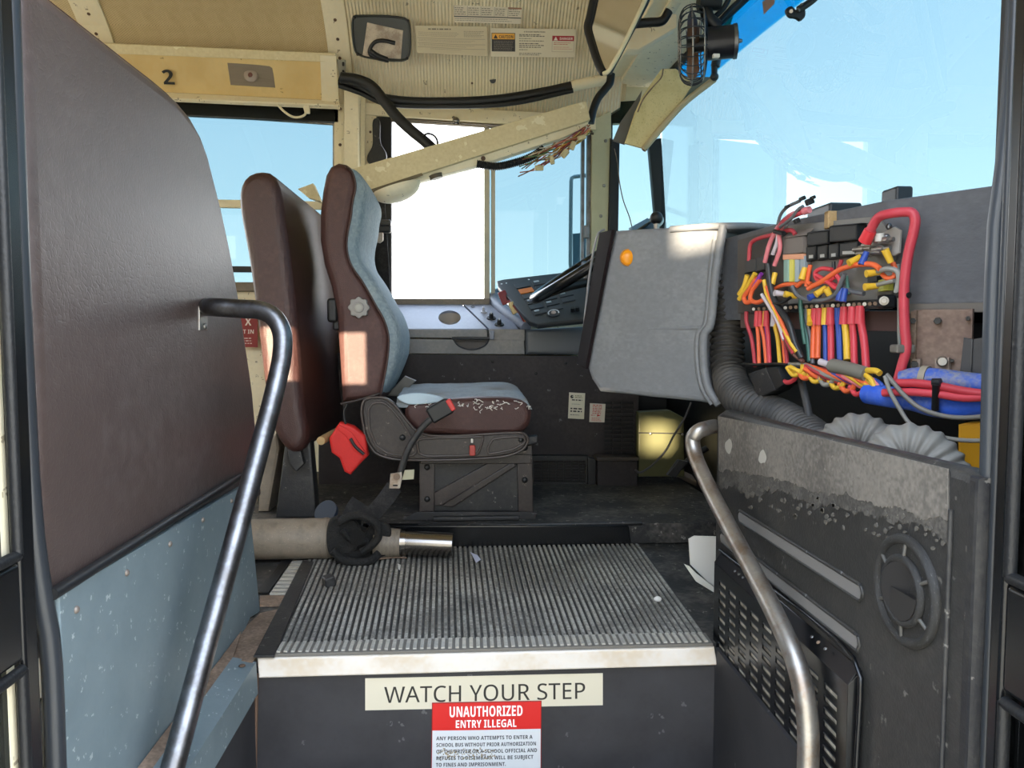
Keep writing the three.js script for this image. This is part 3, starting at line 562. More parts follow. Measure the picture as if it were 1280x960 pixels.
  mesh('upright', [slab(many(P - 0.012, [524, 578], [543, 578], [543, 640], [524, 640]), 0.012, 0.003), slab(many(P - 0.012, [646, 560], [665, 556], [667, 643], [648, 643]), 0.012, 0.003), slab(many(P - 0.015, [530, 568], [664, 568], [664, 580], [524, 580]), 0.02, 0.003), slab(many(P - 0.02, [505, 645], [672, 641], [668, 650], [500, 655]), 0.03, 0.004)], M.brownPlastic, ped);
  mesh('brace', [slab(many(P - 0.012, [543, 616], [612, 578], [640, 578], [552, 632], [543, 632]), 0.012, 0.003), slab(many(P - 0.014, [552, 632], [640, 578], [646, 582], [566, 634]), 0.01, 0.003)], M.brownPlastic, ped);
  for (const [x, y] of [[534, 584], [534, 624], [656, 560], [656, 600]]) mesh('bolt', screw(at(x, y, P - 0.013), V(0, 0, 1), 0.009, 0.006), M.black, ped);
  mesh('slide_bracket', [slab(many(2.22, [656, 547], [672, 545], [672, 553], [664, 556], [656, 556]), 0.04, 0.003)], M.blackPlastic, t);
}
// lap belt buckle on its stalk
{
  const t = thing('seat_belt_buckle', 'black lap belt buckle with a red button on a bent stalk beside the torn cushion', 'seat belt');
  const B = 2.1, c = at(550, 513, B), b = box(0.066, 0.046, 0.03, 0, 0, 0, 0.007); b.rotateZ(0.52); b.translate(c.x, c.y, c.z); mesh('buckle', b, M.black, t);
  const rb = box(0.014, 0.034, 0.024, 0, 0, 0, 0.004); rb.rotateZ(0.52); rb.translate(...at(563.5, 506, B - 0.006).toArray()); mesh('button', rb, plain('#d2403c', 0.4), t);
  mesh('stalk', tube(many(B, [541, 522], [532, 530], [520, 545], [510, 562], [503, 582], [498, 600]), 0.0095, 30, 10), M.blackPlastic, t);
  const tab = mesh('anchor_tab', slab(many(B - 0.01, [488, 592], [502, 590], [503, 597], [500, 611], [486, 611]), 0.006, 0.002, [many(B - 0.01, [490, 605], [498, 605], [498, 609], [490, 609])]), M.steelDull, t);
  mesh('bolt', rod(at(496, 596, B - 0.01), at(496, 596, B - 0.024), 0.009), M.rust, tab);
  mesh('label_tag', slab(many(B + 0.02, [500, 588], [518, 587], [517, 599], [502, 600]), 0.002, 0.0005), plain('#c8c3a4', 0.6), t);
  const strap = (pp, w, n = 24) => { const c = curveOf(pp), gg = (off) => grid(n, 1, (u, v) => { const p = c.getPoint(u), d = c.getTangent(u), s = V(-d.y, d.x, 0).normalize(); return p.clone().addScaledVector(s, (v - 0.5) * w).add(V(0, 0, off)); }, off < 0); return merge([metreUV(gg(0.001)), metreUV(gg(-0.001))]); };
  mesh('webbing', [strap(many(B, [493, 608], [482, 624], [468, 640], [456, 652]), 0.045), strap(many(B + 0.02, [452, 628], [444, 640], [440, 655]), 0.06)], M.webbing, t);
}
// red pouch and wooden stick behind the seat
{
  const t = thing('red_pouch', 'bright red vinyl pouch hanging behind the driver seat', 'pouch'), B = 2.17;
  mesh('bag', slab(many(B, [411, 548], [424, 528], [441, 533], [456, 545], [460, 570], [452, 578], [438, 594], [430, 590], [424, 573], [414, 566]), 0.04, 0.008, [], 4), M.redPouch, t);
  mesh('flap', slab(many(B - 0.004, [424, 531], [440, 541], [459, 569], [453, 571], [441, 562], [432, 545], [421, 537]), 0.008, 0.003), M.redPouch, t);
  mesh('strap', [tube(many(B - 0.006, [438, 548], [444, 558], [455, 568]), 0.0045, 12), tube(many(B, [432, 530], [430, 515], [434, 505]), 0.003, 12)], M.black, t);
}
solo('wooden_stick', [rod(at(401, 551, 2.16), at(428, 536, 2.35), 0.012), rod(at(400.8, 551.2, 2.158), at(401.5, 550.8, 2.17), 0.0075)], M.wood, 'round wooden stick end poking out beside the red pouch', 'stick');
// padded barrier behind the driver
{
  const t = thing('driver_barrier', 'thick brown vinyl padded barrier standing behind the driver seat', 'barrier');
  const D = 2.16, pr = [[297, 248], [300, 229], [308, 218], [323, 213], [338, 216], [348, 232], [355, 275], [365, 350], [373, 430], [378, 500], [384, 550], [374, 566], [362, 566], [348, 552], [338, 530], [330, 488], [322, 420], [310, 330]].map(([x, y]) => at(x, y, D));
  mesh('padding', slab(smoothLoop(pr, 90), 0.84, 0.03, [], 8), M.vinylDark, t);
  mesh('leg', [slab(many(D + 0.06, [356, 552], [388, 552], [396, 648], [344, 648]), 0.06, 0.008)], M.blackPlastic, t);
  mesh('bracket', slab(many(D + 0.02, [359, 562], [375, 560], [380, 580], [370, 590], [362, 580]), 0.03, 0.004), M.blackPlastic, t);
}
solo('heater_box', [slab(many(2.34, [328, 560], [346, 540], [350, 560], [336, 640], [322, 640]), 0.3, 0.01)], M.tubeTan, 'beige metal box on the floor behind the brown entrance barrier', 'heater box');
// prop shaft lying on the floor
{
  const t = thing('drive_shaft', 'used drive shaft with greasy universal joint and bare steel end lying on the floor', 'drive shaft');
  const a = at(250, 669, 2.05), b = at(412, 673, 2.05), e = at(486, 678, 2.03), f = at(566, 682.5, 2.02);
  const R = 0.053; a.y = b.y = R + 0.007; e.y = 0.05; f.y = 0.045;
  mesh('tube', [rod(a, b, R, R, 40)], M.tubeTan, t);
  mesh('weld_ring', rod(b.clone().add(V(-0.014, 0, 0)), b.clone().add(V(-0.004, 0, 0)), R + 0.0015, R + 0.0015, 40), M.tubeTan, t);
  mesh('neck', [rod(b, b.clone().add(V(0.06, 0, 0.002)), R, 0.038, 32)], M.tubeTan, t);
  const c = at(444, 674, 2.03); c.y = 0.056;
  const lumpy = new THREE.SphereGeometry(1, 48, 32); { const p = lumpy.attributes.position; for (let i = 0; i < p.count; i++) { const v = V(p.getX(i), p.getY(i), p.getZ(i)), k = 0.78 + 0.4 * fbm(v.x * 0.3 + 0.5 + v.z * 0.2, v.y * 0.3 + 0.5 - v.z * 0.1, 6, 3, 9); p.setXYZ(i, c.x + v.x * k * 0.052, Math.max(0.012, c.y + v.y * k * 0.042), c.z + v.z * k * 0.044); } lumpy.computeVertexNormals(); }
  const j = mesh('universal_joint', [metreUV(lumpy)], M.grease, t);
  const yk = (d, pp, th) => slab(smoothLoop(many(d, ...pp), 40), th, 0.006, [], 4);
  mesh('yoke', yk(1.985, [[412, 650], [432, 646], [447, 656], [452, 672], [447, 688], [432, 698], [412, 694]], 0.022), M.grease, j);
  mesh('yoke', yk(2.0, [[486, 658], [470, 652], [458, 662], [455, 676], [460, 692], [474, 697], [486, 692]], 0.022), M.grease, j);
  mesh('strap', tube(many(1.968, [424, 652], [440, 645], [458, 647], [471, 656], [473, 670], [464, 682], [452, 690]), 0.0105, 50, 12), M.grease, j);
  mesh('strap', tube(many(1.972, [416, 688], [428, 699], [446, 703], [464, 700], [474, 692]), 0.011, 40, 12), M.grease, j);
  mesh('strap', tube(many(1.974, [428, 662], [436, 672], [448, 678], [460, 676]), 0.008, 30, 10), M.grease, j);
  for (const g of [rod(at(447, 672, 1.98), at(447, 672, 1.965), 0.02), rod(V(c.x, c.y + 0.045, c.z), V(c.x, c.y + 0.062, c.z), 0.018), rod(at(462, 690, 1.99), at(420, 699, 1.985), 0.012)]) mesh('bearing_cup', g, M.grease, j);
  mesh('slip_collar', [rod(at(468, 676, 2.03).setY(0.052), e.clone().add(V(0.03, 0, 0)), 0.041, 0.036, 32)], M.tubeTan, t);
  mesh('slip_end', [rod(e.clone().add(V(0.025, 0, 0)), e.clone().add(V(0.045, 0, 0)), 0.034, 0.034, 32), rod(e.clone().add(V(0.045, 0, 0)), f, 0.0315, 0.0305, 36)], M.chrome, t);
}
solo('oil_can_lid', [orient(new THREE.CylinderGeometry(0.034, 0.034, 0.012, 32), at(408, 640, 2.2), V(-0.3, 0.6, 0.7))], plain('#39424f', 0.3), 'round dark blue grey lid tucked behind the drive shaft', 'lid');
solo('rubber_block', box(0.026, 0.026, 0.03, ...onY(411, 726, 0.019).toArray(), 0.005, [0, 0.5, 0.2]), M.blackPlastic, 'small black rubber block on the ribbed mat in front of the drive shaft', 'block');
// litter on the floor
solo('paper_scrap', slab([[588, 690], [597, 694], [601, 699], [595, 703], [592, 697]].map(([x, y]) => onY(x, y, 0.013)), 0.002, 0.0005), plain('#cfd0e2', 0.8), 'crumpled pale lilac paper scrap on the mat beside the bare shaft end', 'paper');
solo('plastic_cap', (() => { const g = new THREE.SphereGeometry(0.009, 16, 10); g.scale(1, 0.7, 0.75); const p = onY(822, 750, 0.0125); g.translate(p.x, p.y + 0.002, p.z); return [g]; })(), M.white, 'small white plastic cap on the right part of the mat', 'cap');
solo('paper_flake', slab([[497, 704], [501, 706], [500, 712], [498, 711]].map(([x, y]) => onY(x, y, 0.0115)), 0.0015, 0.0004), M.white, 'tiny white paper flake on the mat below the drive shaft', 'paper');
solo('metal_clip', tube([onY(455, 700, 0.013), onY(470, 699, 0.014), onY(490, 697, 0.014), onY(508, 697, 0.013)], 0.0025, 16, 6), M.rust, 'thin rusty rod end lying in front of the slip collar', 'rod');
{
  const t = thing('folded_booklet', 'creased white booklet leaning behind the engine cover panel', 'booklet');
  const B = 1.72;
  mesh('cover', slab(many(B, [861, 674], [868, 670], [900, 671], [900, 738], [884, 727], [863, 706]), 0.006, 0.002), M.white, t);
  mesh('page', [slab(many(B - 0.03, [855, 705], [862, 708], [876, 722], [898, 738], [898, 744], [870, 727]), 0.004, 0.001), slab(many(B - 0.004, [862, 710], [896, 736], [896, 740], [866, 716]), 0.002, 0.0005)], plain('#e8e3d6', 0.8), t);
}

// ================================================================ THINGS: console, dashboard, steering wheel
{
  const C = 2.8, t = thing('side_console', 'blue grey side console with a cup holder under the driver window', 'console');
  // sloping top, a plate with the cup hole cut out
  const pl = (x, y) => { const a = at(0, 412, C), b = at(0, 380, FAR - 0.045), n = V(0, b.z - a.z, -(b.y - a.y)).normalize(); if (n.y < 0) n.negate(); const r = ray(x, y), k = a.clone().sub(EYE).dot(n) / r.dot(n); return EYE.clone().addScaledVector(r, k); };
  const loop = (cx, cy, rx, ry, n = 40) => Array.from({ length: n }, (_, i) => pl(cx + rx * Math.cos(i / n * 6.2832), cy + ry * Math.sin(i / n * 6.2832)));
  mesh('lid', slab([pl(440, 380), pl(577, 380), pl(609, 411), pl(440, 411)], 0.012, 0.002, [loop(562, 397, 14.5, 9.2)]), M.consoleBlue, t);
  const cn = pl(562, 397), nn = frameOf([pl(500, 380), pl(600, 380), pl(600, 410)]).n, e1 = V(1, 0, 0), e2 = nn.clone().cross(e1);
  const R = pl(576.5, 397).distanceTo(cn), cup = new THREE.CylinderGeometry(R, R * 0.94, 0.07, 40, 1, true); cup.translate(0, -0.035, 0);
  const bt = new THREE.CircleGeometry(R * 0.94, 40); bt.rotateX(-Math.PI / 2); bt.translate(0, -0.07, 0);
  mesh('cup_holder', [clean(orient(cup, cn, nn)), clean(orient(bt, cn, nn))], plain('#b5aba0', 0.4), t);
  mesh('switch_plate', slab([pl(579.5, 380), pl(628, 380), pl(648, 411), pl(611.5, 411)], 0.012, 0.002), M.consoleBlue, t);
  for (const [x, y, s] of [[604.5, 390, 0.7], [614, 398, 1], [624, 406, 1]]) {
    const p = pl(x, y), k = mesh('knob', [rod(p, p.clone().addScaledVector(nn, 0.004), 0.018 * s, 0.016 * s), rod(p.clone().addScaledVector(nn, 0.004), p.clone().addScaledVector(nn, 0.02), 0.009 * s, 0.007 * s)], s < 1 ? plain('#b9bdc8', 0.4) : M.black, t);
    mesh('pointer', box(0.004, 0.012, 0.004, ...p.clone().addScaledVector(nn, 0.02).toArray(), 0.001), plain('#cfd3da', 0.4), k);
  }
  mesh('hole', rod(pl(591, 383.5), pl(591, 383.5).addScaledVector(nn, 0.002), 0.008), M.black, t);
  mesh('front_panel', [slab(many(C, [440, 411.5], [609, 412], [609, 423], [440, 421]), 0.02, 0.002)], M.consoleGray, t);
  mesh('drawer_front', slab(many(C, [440, 423], [655, 425], [656, 443], [440, 441.5]), 0.02, 0.002, [many(C, [567, 424.5], [611, 424.8], [608, 430], [600, 435], [590, 437], [580, 435.5], [572, 431])]), M.consoleGray, t);
  mesh('switch_front', slab(many(C + 0.002, [611, 411.5], [656, 411.5], [656, 426], [611, 426]), 0.02, 0.002), M.consoleGray, t);
  mesh('handle_recess', slab(many(C + 0.03, [562, 418], [616, 418], [616, 440], [562, 440]), 0.01, 0.001), plain('#5c5653', 0.5), t);
  mesh('handle_rim', [tube(many(C - 0.002, [567, 424.5], [572, 431], [580, 435.5], [590, 437], [600, 435], [608, 430], [611, 424.8]), 0.0028, 40, 8), tube(many(C - 0.004, [565, 422.5], [612, 423]), 0.005)], M.dialDark, t);
  mesh('latch', box(0.016, 0.032, 0.02, ...at(615, 419, C - 0.002).toArray(), 0.003), M.consoleBlue, t);
  // rounded end that carries the switch panel
  mesh('console_end', slab(many(C, [656.5, 412], [735, 408], [735, 444], [656.5, 443.5]), 0.24, 0.018, [], 5), plain('#5f6368', 0.35), t);
  mesh('switch_tray', tube([pl(658, 409), pl(634, 392), pl(618, 377), pl(619, 369), pl(626, 366)], 0.022, 30, 14), M.consoleBlue, t);
  mesh('tray_rim', tube([pl(660, 402), pl(640, 388), pl(627, 375), pl(628, 370)], 0.007, 24, 8), M.consoleBlue, t);
}
{
  // tilted switch panel with rows of rocker switches
  const t = thing('switch_panel', 'dark tilted switch panel with rows of rocker switches behind the steering wheel', 'switch panel');
  const o = [[620, 351, 2.92], [629, 349.5, 2.92], [700, 341, 2.9], [742, 336, 2.9], [742, 396, 2.62], [690, 402, 2.62], [672, 405, 2.64], [662, 402, 2.66], [640, 378, 2.78], [624, 361, 2.88]].map(([x, y, d]) => at(x, y, d));
  const f = frameOf([at(629, 350, 2.92), at(742, 336, 2.9), at(742, 396, 2.62), at(672, 404, 2.64)]);
  const on = (x, y, k = 0) => { const r = ray(x, y); return EYE.clone().addScaledVector(r, f.o.clone().sub(EYE).dot(f.n) / r.dot(f.n)).addScaledVector(f.n, k); };
  mesh('plate', slab([[621, 351], [629, 349], [742, 336], [742, 398], [690, 403], [672, 405.5], [661, 401.5], [640, 378], [622, 358]].map(([x, y]) => on(x, y)), 0.02, 0.004), plain('#2b3036', 0.4), t);
  const q = (u, v, k) => on(640 + 66 * u + 27 * v - 8 * u * v, 356 - 11 * u + 40 * v - 3 * u * v, k);
  const cell = (u0, v0, u1, v1, k, th) => slab([q(u0, v0, k), q(u1, v0, k), q(u1, v1, k), q(u0, v1, k)], th, 0.0012);
  for (let r = 0; r < 6; r++) for (let c = 0; c < 3; c++) {
    if (r === 5 && c === 2) continue;
    const u = c / 3 + (r % 2) * 0.01, v = r / 6, w = mesh('rocker_switch', cell(u + 0.03, v + 0.02, u + 0.3, v + 0.145, 0.004, 0.006), r === 1 && c === 0 ? plain('#d07a35', 0.5) : plain('#343a41', 0.45), t);
    if ((r + c) % 2 && !(r === 1 && c === 0)) mesh('switch_legend', cell(u + 0.06, v + 0.03, u + 0.16, v + 0.075, 0.0048, 0.001), plain('#a9b7c4', 0.5), w);
  }
  const pilot = (x, y, r) => mesh('pilot_lamp', screw(on(x, y, 0), f.n, r, r * 0.5), plain('#dfe7ee', 0.3), t);
  pilot(627, 355, 0.004); pilot(661, 349.5, 0.004); pilot(633, 354, 0.003);
  const g = on(692, 392, 0.0), dial = mesh('dial', rod(g, g.clone().addScaledVector(f.n, 0.004), 0.024), M.dialDark, t);
  mesh('dial_scale', (() => { const h = new THREE.TorusGeometry(0.018, 0.0022, 6, 30, 4.2); h.rotateX(-Math.PI / 2); h.rotateY(-0.5); return clean(orient(h, g.clone().addScaledVector(f.n, 0.004), f.n)); })(), plain('#c3ccd4', 0.5), dial);
  mesh('dial_pointer', screw(g.clone().addScaledVector(f.n, 0.004), f.n, 0.009, 0.006), plain('#b9a9a2', 0.4), dial);
  for (const [x, y] of [[716, 389], [722, 388]]) { const p = on(x, y); mesh('knob', rod(p, p.clone().addScaledVector(f.n, 0.014), 0.008, 0.007), M.black, t); }
  // parts of the open gap beside it
  mesh('connector', [box(0.03, 0.05, 0.03, ...at(630, 372, 2.84).toArray(), 0.004, [0, 0, 0.4])], plain('#7e1f28', 0.5), t);
  mesh('connector', [box(0.02, 0.045, 0.02, ...at(641, 385, 2.78).toArray(), 0.004, [0, 0, 0.4])], plain('#c9b27c', 0.5), t);
  for (const [a, c] of [['#8a2b2b', 0], ['#c98a3c', 2], ['#d9d9d9', 4]]) mesh('wire', tube([at(636 + c, 376, 2.8), at(648 + c, 390 + c, 2.74), at(655 + c, 402, 2.72)], 0.003, 14, 6), plain(a, 0.5), t);
}
{
  const t = thing('steering_wheel', 'large black steering wheel tilted behind the grey instrument pod', 'steering wheel');
  const al = 0.57, R = 0.225, c = V(0.405, 0.833, -2.42), ax = V(-Math.sin(al), Math.cos(al), 0.03).normalize();
  const rim = new THREE.TorusGeometry(R, 0.0165, 18, 96); rim.rotateX(Math.PI / 2); mesh('rim', clean(orient(rim, c, ax)), M.blackShiny, t);
  const hub = c.clone().addScaledVector(ax, -0.05);
  mesh('hub', rod(hub, hub.clone().addScaledVector(ax, 0.035), 0.07, 0.055, 32), M.black, t);
  const q = new THREE.Quaternion().setFromUnitVectors(V(0, 1, 0), ax);
  for (const a of [0.4, 2.74, 4.71]) { const e = V(Math.cos(a) * R, 0, Math.sin(a) * R).applyQuaternion(q).add(c), s = V(Math.cos(a) * 0.05, 0, Math.sin(a) * 0.05).applyQuaternion(q).add(hub); mesh('spoke', tube([s, s.clone().lerp(e, 0.5).addScaledVector(ax, 0.004), e], 0.014, 10, 10), M.black, t); }
  mesh('column', rod(hub, hub.clone().addScaledVector(ax, -0.34).add(V(0.03, 0, 0)), 0.055, 0.075, 28), M.black, t);
}
// dark wall under the console with its grilles and stickers
{
  const C = 2.785, w = struct('trim_7', slab(many(C, [398, 441.5], [799, 446], [797, 640], [398, 640]), 0.02, 0.002, [many(C, [755, 500], [793, 500], [793, 571], [755, 571])]), M.darkPanel);
  struct('grille_backing', slab(many(C + 0.015, [752, 498], [796, 498], [796, 574], [752, 574]), 0.004, 0), M.black, w);
  for (let i = 0; i < 14; i++) struct('grille_slat', slab(many(C, [755, 500 + i * 5.2], [793, 500 + i * 5.2], [793, 502 + i * 5.2], [755, 502 + i * 5.2]), 0.008, 0.0008), M.darkPanel, w);
  for (const x of [766, 777]) struct('grille_bar', slab(many(C, [x, 500], [x + 1.4, 500], [x + 1.4, 571], [x, 571]), 0.008, 0.0005), M.darkPanel, w);
  for (const [x, y] of [[707, 454], [670, 467], [616, 452]]) struct('screw', screw(at(x, y, C), V(0, 0, 1), 0.006, 0.003), M.black, w);
}
{
  const C = 2.74, t = thing('floor_vent', 'low black heater box with a square mesh vent beside the seat pedestal', 'vent');
  mesh('housing', [slab(many(C, [660, 570], [735, 570], [735, 610], [660, 608]), 0.045, 0.003, [many(C, [667, 575], [733, 575], [733, 603], [667, 603])]), slab(many(C - 0.015, [735, 572], [745, 574], [745, 610], [735, 610]), 0.06, 0.004)], M.blackPlastic, t);
  for (let i = 1; i < 8; i++) mesh('mesh_bar', slab(many(C, [667, 574.5 + i * 3.6], [733, 574.5 + i * 3.6], [733, 575.7 + i * 3.6], [667, 575.7 + i * 3.6]), 0.005, 0), M.blackPlastic, t);
  for (let i = 1; i < 7; i++) mesh('mesh_bar', slab(many(C, [667 + i * 9.4, 575], [668.6 + i * 9.4, 575], [668.6 + i * 9.4, 603], [667 + i * 9.4, 603]), 0.005, 0), M.blackPlastic, t);
  const b = thing('kick_box', 'plain dark metal box on the platform below the wall stickers', 'box');
  mesh('body', slab(many(2.7, [747, 576], [797, 576], [797, 611], [747, 611]), 0.07, 0.004), M.darkPanel, b);
  mesh('top_flange', slab(many(2.69, [746, 572], [798, 572], [798, 576], [746, 576]), 0.08, 0.002), plain('#4a423c', 0.6), b);
}
solo('notice_sticker', sheet(...many(2.783, [711.5, 490.5], [731.5, 491.5], [730, 524], [710, 523])), print(160, 256, (x, w, h) => { x.fillStyle = '#d9d3bd'; x.fillRect(0, 0, w, h); x.fillStyle = '#222'; x.beginPath(); x.arc(30, 40, 16, 0, 7); x.fill(); x.fillStyle = '#d9d3bd'; x.fillRect(30, 34, 18, 6); fakeLines(x, 60, 26, 80, 2, 16, 7, '#8a7f5e'); fakeLines(x, 30, 66, 110, 1, 16, 11, '#333'); fakeLines(x, 30, 110, 90, 1, 12, 4, '#777'); fakeLines(x, 20, 150, 120, 2, 26, 13, '#222'); fakeLines(x, 20, 215, 100, 1, 12, 6, '#555'); }), 'tall cream sticker with black print on the dark wall under the console', 'sticker');
solo('warning_sticker', sheet(...many(2.783, [737.5, 504], [757, 505], [755.5, 528], [736.5, 527.5])), print(160, 192, (x, w, h) => { x.fillStyle = '#ddd3c4'; x.fillRect(0, 0, w, h); fakeLines(x, 30, 14, 100, 6, 17, 8, '#c4493f', 0.15); x.fillStyle = '#cf2418'; x.beginPath(); x.moveTo(80, 112); x.lineTo(118, 122); x.lineTo(80, 134); x.fill(); fakeLines(x, 16, 118, 56, 1, 10, 7, '#c4493f'); fakeLines(x, 24, 146, 110, 3, 14, 6, '#d17a70'); }), 'small white sticker with red print and red arrow on the dark wall', 'sticker');
// lower front corner: painted box, loose wire, clutter
{
  const t = thing('heater_duct', 'painted metal duct box in the dark corner below the grey pod', 'duct');
  mesh('body', slab(many(2.72, [798, 515], [838, 513], [855, 522], [856, 596], [798, 596]), 0.05, 0.006), plain('#5c5b3a', 0.5), t);
  mesh('seam', tube(many(2.716, [798, 541], [856, 542]), 0.002), M.blackPlastic, t);
  for (const [x, y] of [[813, 542], [853, 543]]) mesh('screw', screw(at(x, y, 2.715), V(0, 0, 1), 0.005), M.screwMetal, t);
}
solo('loose_wire', tube(many(2.5, [864, 503], [856, 522], [842, 545], [833, 562], [818, 579], [806, 588], [799, 591], [794, 587]), 0.0035, 50, 8), plain('#4b4a4b', 0.5), 'loose grey wire hanging down from under the grey pod', 'wire');
{
  const t = thing('accelerator_pedal', 'worn black pedal in the dark corner under the dashboard', 'pedal');
  mesh('plate', slab(many(2.35, [848, 575], [860, 577], [845, 598], [834, 594]), 0.02, 0.004), M.blackPlastic, t);
  mesh('arm', tube(many(2.37, [850, 585], [868, 570], [884, 560]), 0.01, 10), M.black, t);
}
solo('wood_offcut', box(0.03, 0.02, 0.13, ...onY(866, 600, 0.075).toArray(), 0.003, [0.3, 0.6, 0]), plain('#6b6157', 0.8), 'dusty grey block lying in the dark corner behind the right rail', 'offcut');
// gear lever ball and mirror control behind the pod
{
  const t = thing('lever_knob', 'black ball knob sticking up behind the grey pod', 'knob');
  mesh('ball', ball(at(820.5, 272.5, 2.2), 0.0185), M.black, t); mesh('stem', rod(at(820.5, 277, 2.2), at(821, 300, 2.2), 0.008), M.steelDull, t);
  solo('blue_lid', slab(many(2.3, [788, 284], [810, 272], [814, 277], [812, 287], [790, 290]), 0.03, 0.004), plain('#5f86a3', 0.4), 'pale blue plastic edge showing above the grey pod', 'lid');
}
// instrument pod
{
  const t = thing('instrument_pod', 'large grey plastic instrument pod with an orange round lamp', 'dashboard pod');
  const D = (x) => 1.86 - (x - 740) * 0.0013;      // its face turns slightly
  const F = (pp) => pp.map(([x, y]) => at(x, y, D(x)));
  const face = [[768, 288], [800, 286], [840, 284], [880, 281], [899, 279], [899, 290], [897, 312], [891, 350], [884, 410], [878.5, 416], [877, 450], [883, 487], [897, 506], [870, 502], [810, 496], [775, 492], [748, 490], [737, 474], [732, 460], [737, 430], [748, 380], [758, 330]];
  mesh('face', slab(F(face), 0.22, 0.012, [], 4), M.podGray, t);
  const bk = (x, y) => at(x, y, 2.12);
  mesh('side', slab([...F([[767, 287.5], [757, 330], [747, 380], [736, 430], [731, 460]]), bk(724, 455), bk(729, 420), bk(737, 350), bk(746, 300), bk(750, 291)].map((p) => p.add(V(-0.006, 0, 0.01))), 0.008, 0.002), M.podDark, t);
  mesh('side_edge', tube([bk(722.8, 456), bk(728.5, 420), bk(736, 350), bk(744.5, 302), bk(749, 290), bk(756, 287)], 0.003, 40, 8), plain('#8d8a8c', 0.4), t);
  // lip along the open right edge, with a step in it
  mesh('lip', [tube(F([[903, 282], [901, 296], [898, 312], [892.5, 350], [886, 408], [880, 416], [878.5, 450], [884.5, 486], [898, 506]]).map((p) => p.clone().add(V(0, 0, 0.006))), 0.0095, 90, 12), tube(F([[893, 300], [889, 330], [880, 408], [873, 416], [871, 450], [878, 486], [890, 505]]).map((p) => p.clone().add(V(0, 0, 0.002))), 0.006, 90, 10)], M.podGray, t);
  mesh('step_ridge', tube(F([[882, 409], [850, 410.5], [812, 411]]).map((p) => p.clone().add(V(0, 0, -0.004))), 0.0055, 20, 8), M.podGray, t);
  // hood running back over the hoses
  const hood = grid(24, 14, (u, v) => { const x = 838 + 132 * u, p = at(x, 283.5 - 4.5 * Math.sin(Math.min(1, u * 1.6) * 1.57) + (u > 0.75 ? (u - 0.75) * 10 : 0), D(Math.min(x, 915)) + (x > 915 ? (x - 915) * 0.0008 : 0)); return V(p.x, p.y - 0.012 * v * v, p.z - 0.26 * v); });
  const hood2 = hood.clone(); hood2.translate(0, -0.012, 0);
  const lipTop = tube(Array.from({ length: 25 }, (_, i) => { const u = i / 24, x = 838 + 132 * u, p = at(x, 283.5 - 4.5 * Math.sin(Math.min(1, u * 1.6) * 1.57) + (u > 0.75 ? (u - 0.75) * 10 : 0), D(Math.min(x, 915)) + (x > 915 ? (x - 915) * 0.0008 : 0)); return p.add(V(0, -0.006, 0.002)); }), 0.0075, 60, 10);
  mesh('hood', [metreUV(hood), metreUV(hood2), lipTop], M.podGray, t);
  const a = at(785.5, 322, D(785) - 0.001), lamp = mesh('amber_lamp', [screw(a, V(-0.05, 0, 1).normalize(), 0.0185, 0.009)], M.amber, t);
  mesh('lamp_rim', (() => { const h = new THREE.TorusGeometry(0.0185, 0.0018, 8, 40); h.rotateX(Math.PI / 2); return clean(orient(h, a, V(-0.05, 0, 1).normalize())); })(), plain('#c47d16', 0.4), lamp);
}
